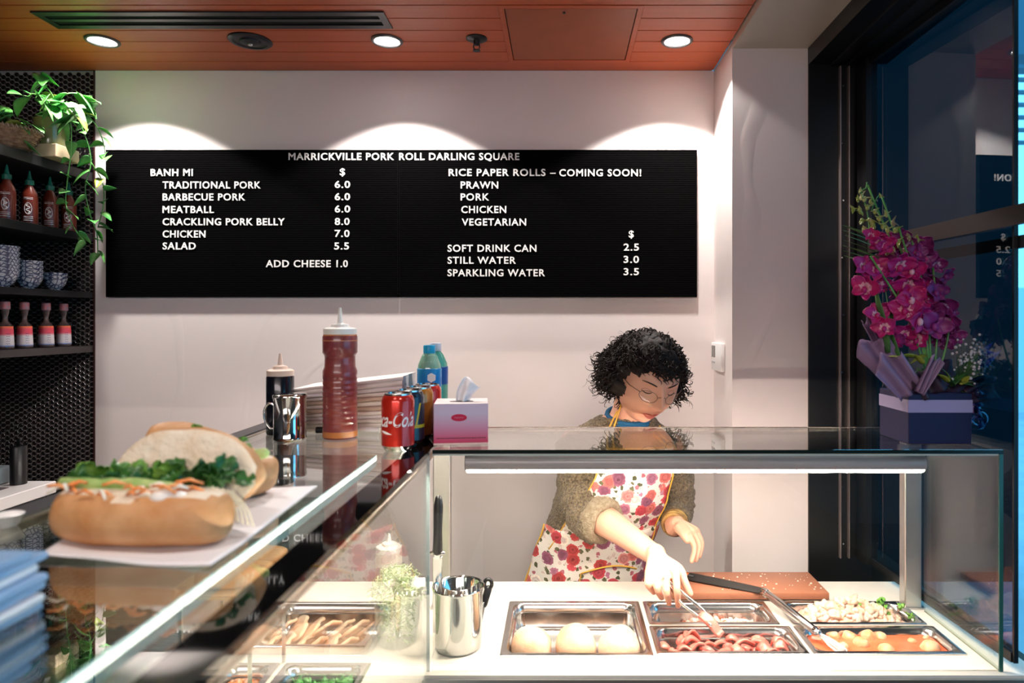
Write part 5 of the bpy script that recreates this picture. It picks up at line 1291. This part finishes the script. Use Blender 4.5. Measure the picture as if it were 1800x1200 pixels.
# head from a deformed ball
def gau(p, c, s): 
    d = Vector(p)-Vector(c); return math.exp(-(d.x**2/s[0]**2+d.y**2/s[1]**2+d.z**2/s[2]**2))
def head_vert(n):
    """unit direction to local head point; face looks to -Y"""
    x, y, z = n
    rx, ry, rz = .0745, .092, .108
    p = Vector((x*rx, y*ry, z*rz))
    if z < 0:
        t_ = -z; p.x *= 1-.26*t_**1.5; 
        if y > 0: p.y *= 1-.55*t_
        else: p.y *= 1-.05*t_
    if y < 0: p.y = p.y*(1-.08*(1-abs(z))*0) 
    if y < 0: # flatten face a little
        p.y = -abs(p.y)**.98*1.0*(.092**.02)
    F_ = p.copy()
    fr = Vector((0, -1, 0))
    # nose
    F_ += fr*.030*gau(p, (0, -.09, -.020), (.0100, .05, .0145)) + fr*.016*gau(p, (0, -.09, .003), (.0075, .05, .020)) + fr*.009*(gau(p, (.012, -.09, -.026), (.007, .05, .008))+gau(p, (-.012, -.09, -.026), (.007, .05, .008)))
    # eye sockets, brow, cheeks, lips, chin
    for s in (-1, 1):
        F_ -= fr*.0095*gau(p, (s*.031, -.08, .008), (.015, .05, .011)); F_ += fr*.005*gau(p, (s*.030, -.08, .030), (.022, .05, .008)); F_ += fr*.0065*gau(p, (s*.036, -.07, -.024), (.020, .05, .019))
        F_ += fr*.0058*gau(p, (s*.031, -.08, .006), (.0115, .05, .0065))
    F_ += fr*.0065*gau(p, (0, -.08, -.054), (.018, .05, .0055)) + fr*.0060*gau(p, (0, -.08, -.066), (.015, .05, .005)) - fr*.004*gau(p, (0, -.08, -.060), (.020, .05, .0025)) - fr*.003*gau(p, (0, -.08, -.077), (.018, .05, .006)) + fr*.010*gau(p, (0, -.07, -.092), (.021, .05, .012))
    return F_
g = bmesh.ops.create_uvsphere(b, u_segments=110, v_segments=90, radius=1)
for v_ in g['verts']:
    n_ = v_.co.normalized(); n_ = Vector((n_.x, -n_.z, n_.y)) ; v_.co = H(*head_vert(n_))
for s in (-1, 1):
    tube(b, bez([H(s*.072, .004, .018), H(s*.079, .012, .012), H(s*.079, .010, -.010), H(s*.072, .000, -.026)], 4), .0055, 8, round_ends=True)
me = bpy.data.meshes.new('tmp'); b.to_mesh(me); b.free()
tmp = bpy.data.objects.new('tmp', me); COL.objects.link(tmp)
md = tmp.modifiers.new('r', 'REMESH'); md.mode = 'VOXEL'; md.voxel_size = .0026
ms = tmp.modifiers.new('s', 'SMOOTH'); ms.iterations = 3; ms.factor = .5
bpy.context.view_layer.update()
me2 = bpy.data.meshes.new_from_object(tmp.evaluated_get(bpy.context.evaluated_depsgraph_get()))
bpy.data.objects.remove(tmp); me2.name = 'person_body'
me2.materials.clear(); me2.materials.append(SKIN); me2.polygons.foreach_set('use_smooth', [True]*len(me2.polygons))
person = thing('person', 'person with dark curly hair and glasses in a floral apron, reaching with tongs', 'person', (.09, 2.09, 0))
bo = bpy.data.objects.new('body', me2); COL.objects.link(bo); bo.parent = person; bo.matrix_parent_inverse = Matrix.Translation(person.location).inverted()
def remeshed(name, b, voxel, m, smooth_it=2, label=None, disp=0, dscale=60):
    me = bpy.data.meshes.new(name); b.to_mesh(me); b.free()
    tmp = bpy.data.objects.new('tmp', me); COL.objects.link(tmp)
    md = tmp.modifiers.new('r', 'REMESH'); md.mode = 'VOXEL'; md.voxel_size = voxel
    ms = tmp.modifiers.new('s', 'SMOOTH'); ms.iterations = smooth_it; ms.factor = .5
    bpy.context.view_layer.update()
    me2 = bpy.data.meshes.new_from_object(tmp.evaluated_get(bpy.context.evaluated_depsgraph_get())); bpy.data.objects.remove(tmp)
    if disp:
        nv = len(me2.vertices); co = [0.0]*(3*nv); no = [0.0]*(3*nv)
        me2.vertices.foreach_get('co', co); me2.vertex_normals.foreach_get('vector', no)
        for i in range(nv):
            p = Vector(co[3*i:3*i+3]); a = noise.noise(p*dscale)*disp + noise.noise(p*dscale*2.7)*disp*.5
            co[3*i] += no[3*i]*a; co[3*i+1] += no[3*i+1]*a; co[3*i+2] += no[3*i+2]*a
        me2.vertices.foreach_set('co', co)
    me2.materials.clear(); me2.materials.append(m); me2.polygons.foreach_set('use_smooth', [True]*len(me2.polygons))
    o = bpy.data.objects.new(name, me2); COL.objects.link(o); o.parent = person; o.matrix_parent_inverse = Matrix.Translation(person.location).inverted()
    if label: o['label'] = label
    return o
# sweater
SWEAT = mat('boucle_wool', (.30, .22, .12), rough=.95, color2=(.085, .055, .030), vscale=170, bump=1, bscale=230, sheen=.2)
b = NB(); loft(b, torso_rings(.010, -.97, -.268, n=44, wob=.004))
def sleeve(b, pts, rad, wob=.0035):
    cv = bez(pts, 8); n = len(cv)-1
    rr_ = []
    for i in range(n+1):
        t_ = i/n*(len(rad)-1); j = min(int(t_), len(rad)-2); f_ = t_-j; rr_.append(rad[j]*(1-f_)+rad[j+1]*f_+wob*math.sin(i*1.7))
    tube(b, cv, rr_, 24, round_ends=False)
cuffR = ELR+(WRR-ELR)*.12
sleeve(b, [SHR+Vector((.01, -.005, .01)), (SHR+ELR)/2+Vector((-.012, 0, 0)), ELR+Vector((-.01, .0, -.006)), cuffR], [.066, .064, .062, .060])
sleeve(b, [SHL+Vector((-.01, 0, .01)), (SHL+ELL)/2+Vector((.004, 0, 0)), ELL+Vector((.0, .0, -.004)), ELL+(WRL-ELL)*.70], [.062, .056, .053, .042])
sw_ = remeshed('sweater', b, .0048, SWEAT, 1, 'olive brown boucle knit cardigan', disp=.0045, dscale=120)
b = NB(); d = (WRR-ELR).normalized(); u_ = d.orthogonal().normalized(); v_ = d.cross(u_); c = cuffR
for k_, rr0 in ((0, .052), (.014, .0545), (.027, .051)):
    ring_ = [c+d*(k_-.006)+(u_*math.cos(a)+v_*math.sin(a))*(rr0+.002*math.sin(5*a+k_*99)) for a in [2*PI*j/32 for j in range(33)]]
    tube(b, ring_, .0125, 10)
remeshed('rolled_cuff', b, .004, mat('pale_wool', (.46, .37, .25), rough=.95, color2=(.32, .24, .15), vscale=120, bump=.9, bscale=260), 2, 'rolled pale cuff of the right sleeve', disp=.002, dscale=110)
b = NB(); d = (WRL-ELL).normalized(); u_ = d.orthogonal().normalized(); v_ = d.cross(u_); c = ELL+(WRL-ELL)*.80
for k_ in (-.010, .002, .014): tube(b, [c+d*k_+(u_*math.cos(a)+v_*math.sin(a))*.0325 for a in [2*PI*j/28 for j in range(29)]], .0055, 8)
o = obj('gold_cuff', b, mat('gold_trim', (.50, .30, .08), rough=.5, color2=(.22, .10, .04), vscale=40), person, smooth='all')
# trousers
b = NB()
for s in (-1, 1):
    hx = .072+s*.085; tube(b, bez([(hx, 2.09, Zc(-.96)), (hx+s*.006, 2.085, Zc(-1.10)), (hx+s*.01, 2.085, Zc(-1.22)), (hx+s*.01, 2.10, .25), (hx+s*.01, 2.10, .07)], 6), [.094-.04*i/24 for i in range(25)], 20)
obj('trousers', b, mat('dark_trousers', (.02, .02, .03), rough=.8), person, smooth='all')
for s in (-1, 1):
    b = NB(); tube(b, [(.072+s*.095, 2.12, .047), (.072+s*.099, 2.04, .047), (.072+s*.105, 1.955, .034)], [.044, .046, .034], 16, round_ends=True, flat=.95); obj('shoe', b, BLACK, person, smooth='all')
# floral apron
def floral():
    m = mat('floral_cotton', (.8, .75, .7), rough=.8); nt = m.node_tree; P_ = nt.nodes['Principled BSDF']; N = nt.nodes.new; Lk = nt.links.new
    tc = N('ShaderNodeTexCoord'); mp = N('ShaderNodeMapping'); mp.inputs['Scale'].default_value = (1, .35, 1); Lk(tc.outputs['Object'], mp.inputs[0])
    nz = N('ShaderNodeTexNoise'); nz.inputs['Scale'].default_value = 110; Lk(mp.outputs[0], nz.inputs['Vector'])
    mxv = N('ShaderNodeMix'); mxv.data_type = 'VECTOR'; mxv.inputs[0].default_value = .012; Lk(mp.outputs[0], mxv.inputs[4]); Lk(nz.outputs['Color'], mxv.inputs[5])
    def layer(base, scale, thr, cols, inner, rand=1.0):
        vo = N('ShaderNodeTexVoronoi'); vo.inputs['Scale'].default_value = scale; vo.inputs['Randomness'].default_value = rand; Lk(mxv.outputs[1], vo.inputs['Vector'])
        sp_ = N('ShaderNodeSeparateColor'); Lk(vo.outputs['Color'], sp_.inputs[0])
        cr = N('ShaderNodeValToRGB'); cr.color_ramp.interpolation = 'CONSTANT'
        e = cr.color_ramp.elements; e[0].position = 0; e[0].color = (*cols[0], 1); e[1].position = 1/len(cols); e[1].color = (*cols[1], 1)
        for i in range(2, len(cols)): k = e.new(i/len(cols)); k.color = (*cols[i], 1)
        Lk(sp_.outputs[0], cr.inputs[0])
        dk = N('ShaderNodeMix'); dk.data_type = 'RGBA'; dk.blend_type = 'MULTIPLY'
        rd = N('ShaderNodeValToRGB'); rd.color_ramp.elements[0].position = .0; rd.color_ramp.elements[0].color = (*inner, 1); rd.color_ramp.elements[1].position = .18; rd.color_ramp.elements[1].color = (1, 1, 1, 1)
        k = rd.color_ramp.elements.new(.07); k.color = (.35, .22, .2, 1); k = rd.color_ramp.elements.new(.30); k.color = (.75, .6, .62, 1); k = rd.color_ramp.elements.new(.44); k.color = (1.25, 1.15, 1.1, 1)
        Lk(vo.outputs['Distance'], rd.inputs[0]); dk.inputs[0].default_value = 1; Lk(cr.outputs[0], dk.inputs[6]); Lk(rd.outputs[0], dk.inputs[7])
        lt_ = N('ShaderNodeMath'); lt_.operation = 'LESS_THAN'; lt_.inputs[1].default_value = thr; Lk(vo.outputs['Distance'], lt_.inputs[0])
        mx = N('ShaderNodeMix'); mx.data_type = 'RGBA'; Lk(lt_.outputs[0], mx.inputs[0])
        if isinstance(base, tuple): mx.inputs[6].default_value = (*base, 1)
        else: Lk(base, mx.inputs[6])
        Lk(dk.outputs[2], mx.inputs[7]); return mx.outputs[2]
    c1 = layer((.80, .74, .66), 60, .40, [(.10, .12, .05), (.8, .74, .66), (.55, .18, .22), (.16, .17, .08)], (.6, .6, .5))
    c2 = layer(c1, 26, .50, [(.46, .06, .06), (.26, .09, .15), (.8, .74, .66), (.60, .16, .14), (.40, .16, .24), (.62, .26, .24), (.50, .06, .08)], (.9, .7, .5))
    Lk(c2, P_.inputs['Base Color']); return m
FLOR = floral()
def apron_piece(name, z0, z1, th0, th1, off, m, n=30, mm=26, wave=.003, parent=person, thick=.0016, tf=None):
    b = NB()
    def f(u, v):
        z = z0+(z1-z0)*v; a0, a1 = (tf(v) if tf else (th0, th1)); th = R(a0+(a1-a0)*u); p = torso(z, th, off)
        return p+Vector((math.cos(th), math.sin(th), 0))*(wave*math.sin(th*9+z*14)+wave*.6*math.sin(z*40+th*3))
    sheet(b, f, n, mm, thick); return obj(name, b, m, parent, smooth='all')
apron = apron_piece('apron_bib', -.66, -.345, -140, -30, .019, FLOR, tf=lambda v: (-142+38*v, -22-16*v))
apron_piece('apron_skirt', -1.02, -.595, -166, -10, .023, FLOR, n=44, wave=.004)
YEL = mat('yellow_binding', (.75, .42, .06), rough=.6)
def trim(name, f, r=.0022):
    b = NB(); tube(b, [f(t_/30) for t_ in range(31)], r, 6); obj(name, b, YEL, person, smooth='all')
trim('apron_trim', lambda t_: torso(-.345, R(-104+66*t_), .023), .0026)
trim('apron_trim', lambda t_: torso(-.66+.315*t_, R(-142+38*t_), .023))
trim('apron_trim', lambda t_: torso(-.66+.315*t_, R(-22-16*t_), .024))
trim('apron_trim', lambda t_: torso(-1.0+.405*t_, R(-166), .026), .0026)
trim('apron_trim', lambda t_: torso(-.715+.02*math.sin(PI*t_), R(-100+55*t_), .030), .0024)
trim('apron_trim', lambda t_: torso(-.93+.215*t_, R(-100), .030), .0018)
def strap(p0, pm, p1): 
    b = NB(); tube(b, bez([p0, pm, p1], 8), .0024, 6); obj('neck_strap', b, YEL, person, smooth='all')
strap(torso(-.345, R(-104), .024), torso(-.30, R(-110), .022), W(1085, 722, 1.86)); strap(torso(-.345, R(-98), .024), torso(-.30, R(-104), .022), W(1092, 710, 1.86))
strap(torso(-.345, R(-38), .024), torso(-.305, R(-50), .022), W(1160, 748, 1.87)); strap(torso(-.345, R(-46), .024), torso(-.31, R(-58), .022), W(1152, 752, 1.87))
# blue collar
b = NB()
NC, ND = Vector((.192, 1.925, Zc(-.262))), Vector((.05, -.26, .9)).normalized()
u_ = ND.orthogonal().normalized(); v_ = ND.cross(u_)
for k_, rr0 in ((-.018, .064), (-.010, .062), (-.002, .060)):
    tube(b, [NC+ND*k_+(u_*math.cos(a)+v_*math.sin(a))*rr0 for a in [2*PI*j/32 for j in range(33)]], .0065, 8)
obj('collar', b, mat('blue_collar', (.003, .09, .20), rough=.7), person, smooth='all', label='blue shirt collar')
# face details
def face_pt(x, z, lift=0.0):
    """surface point of the face at local x,z"""
    best = None; nx, nz = x/.0745, z/.108
    if z < 0: nx = x/(.0745*(1-.26*(-nz)**1.5))
    ny = -math.sqrt(max(.02, 1-nx*nx-nz*nz)); p = head_vert(Vector((nx, ny, nz)))
    return H(p.x, p.y-lift, p.z)
LIP = mat('lips', (.52, .13, .10), rough=.35); HAIRM = mat('black_hair', (.008, .005, .004), rough=.6, spec=.25, color2=(.020, .011, .008), vscale=60)
b = NB()
tube(b, [face_pt(-.021+.0042*k, -.0545-.0012*math.cos((k-5)*1.2)+.0002*(k-5)**2*-.3, .0008) for k in range(11)], [.0005, .0014, .0020, .0026, .0030, .0027, .0030, .0026, .0020, .0014, .0005], 8, flat=.8)
tube(b, [face_pt(-.017+.0034*k, -.0650+.00022*(k-5)**2, .0004) for k in range(11)], [.0008, .0018, .0027, .0032, .0035, .0036, .0035, .0032, .0027, .0018, .0008], 8, flat=.8)
obj('lips', b, LIP, bo, smooth='all')
b = NB(); tube(b, [face_pt(-.020+.004*k, -.0598+.0001*(k-5)**2, .0004) for k in range(11)], .0008, 5); obj('mouth_line', b, mat('mouth_dark', (.12, .02, .02), rough=.6), bo, smooth='all')
for s in (-1, 1):
    b = NB(); tube(b, [face_pt(s*(.014+.0036*k), .0245+.0032*math.sin(k*.32)+.0004*k, .0012) for k in range(10)], [.0010, .0018, .0020, .0020, .0019, .0018, .0016, .0013, .0010, .0005], 6, flat=.7); obj('eyebrow', b, mat('brow', (.05, .025, .015), rough=.8), bo, smooth='all')
    b = NB(); tube(b, [face_pt(s*(.020+.0025*k), .0030+.00035*(k-4.5)**2*.6-.001, .0006) for k in range(10)], [.0005, .0010, .0013, .0014, .0014, .0014, .0013, .0012, .0009, .0004], 6); obj('eyelashes', b, MATS['brow'], bo, smooth='all')
    b = NB(); tube(b, [face_pt(s*(.020+.0025*k), .0115-.00025*(k-4.5)**2, .0002) for k in range(10)], .0006, 5); obj('eyelid_crease', b, mat('lid_crease', (.40, .20, .13), rough=.6), bo, smooth='all')
gl = NB(); GF = -.103
gp = lambda x, z, y=0: H(x, GF+y+x*x*9, z)
for s in (-1, 1):
    tube(gl, [gp(s*.030+.0190*math.cos(a), .000+.0135*math.sin(a)*(1.0 if math.sin(a) > 0 else 1.1)) for a in [2*PI*k/28 for k in range(29)]], .0008, 6)
    tube(gl, [gp(s*.049, .004), H(s*.068, -.060, .008), H(s*.0765, -.02, .012), H(s*.077, .01, .010)], .0011, 6)
tube(gl, bez([gp(-.0115, .002), gp(0, .006, -.002), gp(.0115, .002)], 4), .0009, 6)
glo = obj('glasses', gl, mat('bronze_frame', (.20, .12, .08), rough=.3, metal=.7), person, smooth='all', label='thin metal framed glasses')
for s in (-1, 1):
    b = NB(); vs = [b.verts.new(gp(s*.030+.0186*math.cos(a), .000+.0132*math.sin(a)*(1.0 if math.sin(a) > 0 else 1.1))) for a in [2*PI*k/28 for k in range(28)]]; b.faces.new(vs); obj('lens', b, GLASS, glo)

# hair: scalp mass and hundreds of curls
q = random.Random(99)
def hair_r(n):
    """radius-like point on the outside of the hair mass, local head space"""
    x, y, z = n
    p = Vector((x*.094, y*.111+.010, z*.096+.024))
    if z < 0: p += Vector((x*.030, y*.012, 0))*min(1, -z*1.6)
    if x < 0 and z < .2: p.x -= .016*(1-abs(z+.2))
    return p
def in_face(p):
    lim = -.012 if p.x < 0 else -.030
    return p.y < lim and p.z < .052-.45*max(0, abs(p.x)-.035) and abs(p.x) < (.092 if p.x < 0 else .078)
def hair_s(n):
    p = hair_r(n)*.91; hv = head_vert(n)
    return n*(hv.length*1.06) if n.z > -.2 and p.length < hv.length*1.06 else p
b = NB(); g = bmesh.ops.create_uvsphere(b, u_segments=60, v_segments=44, radius=1); 
for v_ in g['verts']:
    n_ = v_.co.normalized(); p = hair_s(n_)
    p += n_*(.008*noise.noise(Vector(n_)*7)+.005*noise.noise(Vector(n_)*15))
    if p.z < -.062: p.z = -.062-(p.z+.062)*.1
    if in_face(p) : 
        hv = head_vert(n_); p = hv*.80
    v_.co = H(*p)
obj('hair_mass', b, HAIRM, person, smooth='all')
b = NB(); cnt = 0
while cnt < 1100:
    n_ = Vector((q.gauss(0, 1), q.gauss(0, 1), q.gauss(0, 1))).normalized(); p = hair_s(n_)*q.uniform(.96, 1.06)
    if p.z < -.075 or in_face(p+Vector((0, -.004, -.006))): continue
    cnt += 1
    t1 = n_.cross(Vector((q.uniform(-1, 1), q.uniform(-1, 1), q.uniform(-1, 1)))).normalized()
    dn = (Vector((n_.x*.5, n_.y*.3+ (.25 if n_.y < 0 and n_.z > .4 else 0), -.6))+t1*.5).normalized()
    s_ = dn.cross(n_).normalized(); rad = q.uniform(.0045, .0095); L = q.uniform(.018, .038); tu = q.uniform(1.0, 2.2)*2*PI; ph_ = q.uniform(0, 6)
    wild = q.random() < .07
    pts = []
    for k in range(13):
        t_ = k/12; base_ = p+dn*L*t_+n_*(.016*t_ if wild else .003*t_)
        w_ = base_+(s_*math.cos(ph_+tu*t_)+n_*math.sin(ph_+tu*t_))*rad*(.6+.5*t_)
        pts.append(w_)
    if any(in_face(w_+Vector((0, .004, .004))) for w_ in pts): continue
    r0 = .0007 if wild else q.uniform(.0012, .0024)
    tube(b, [H(*w_) for w_ in pts], [r0*(1-.7*(k/12)**2) for k in range(13)], 5)
o = obj('hair_curls', b, HAIRM, person, smooth='all', kind='stuff')
# fringe curls over the forehead
b = NB()
for k in range(70):
    x = q.uniform(-.062, .062); zt_ = q.uniform(.058, .088); n_ = Vector((x/.0745, 0, zt_/.108)); n_.y = -math.sqrt(max(.05, 1-n_.x**2-n_.z**2)); a_ = head_vert(n_.normalized())
    L = q.uniform(.016, .030); rad = q.uniform(.003, .006); ph_ = q.uniform(0, 6); tu = q.uniform(1, 2)*2*PI; dx = q.uniform(-.5, .9)
    pts = []
    for j in range(11):
        t_ = j/10; z_ = a_.z-L*t_; nx = (x+dx*L*t_)/.0745; nz = z_/.108; ny = -math.sqrt(max(.05, 1-nx*nx-nz*nz)); hp = head_vert(Vector((nx, ny, nz)))
        pts.append(H(hp.x+rad*math.cos(ph_+tu*t_), hp.y-.006-rad*.6*(1+math.sin(ph_+tu*t_)), hp.z))
    tube(b, pts, [.0022*(1-.75*(j/10)**2) for j in range(11)], 5)
obj('fringe', b, HAIRM, person, smooth='all', kind='stuff')
# tongs held by the right hand
t = thing('serving_tongs', 'steel serving tongs gripped in the hand above the meat pans', 'tongs', (.3, 1.58, DZ+.06))
ta = K(1168, 1018, 1.60)
for k, (mid, tip) in enumerate(((K(1204, 1046, 1.585), K(1259, 1097, 1.535)), (K(1197, 1060, 1.565), K(1248, 1099, 1.515)))):
    b = NB(); cv = bez([ta, (ta+mid)/2+Vector((0, 0, .003*(1-k))), mid, (mid+tip)/2+Vector((.002, 0, .002*(1-2*k))), tip], 5)
    tube(b, cv, [.0042]*16+[.0035, .0036, .0044, .0054, .0058], 10, flat=.45, round_ends=True); obj('arm', b, STEEL, t, smooth='all')
b = NB(); tube(b, [ta-Vector((.004, 0, -.003)), ta+Vector((.004, 0, -.003))], .006, 12); obj('hinge', b, CHROME, t, smooth=True)
b = NB(); Mt = Matrix.Translation(K(1250, 1096, 1.523)) @ rot(25, 30, -35).to_4x4()
sheet(b, lambda u, v: Mt @ Vector(((u-.5)*.062, (v-.5)*.020*(1.2-1.2*(u-.5)**2), .006*math.sin(u*5))), 10, 5, .004)
item('meat_slice', b, MEAT, 'red meat slice gripped between the tips of the tongs', 'meat')
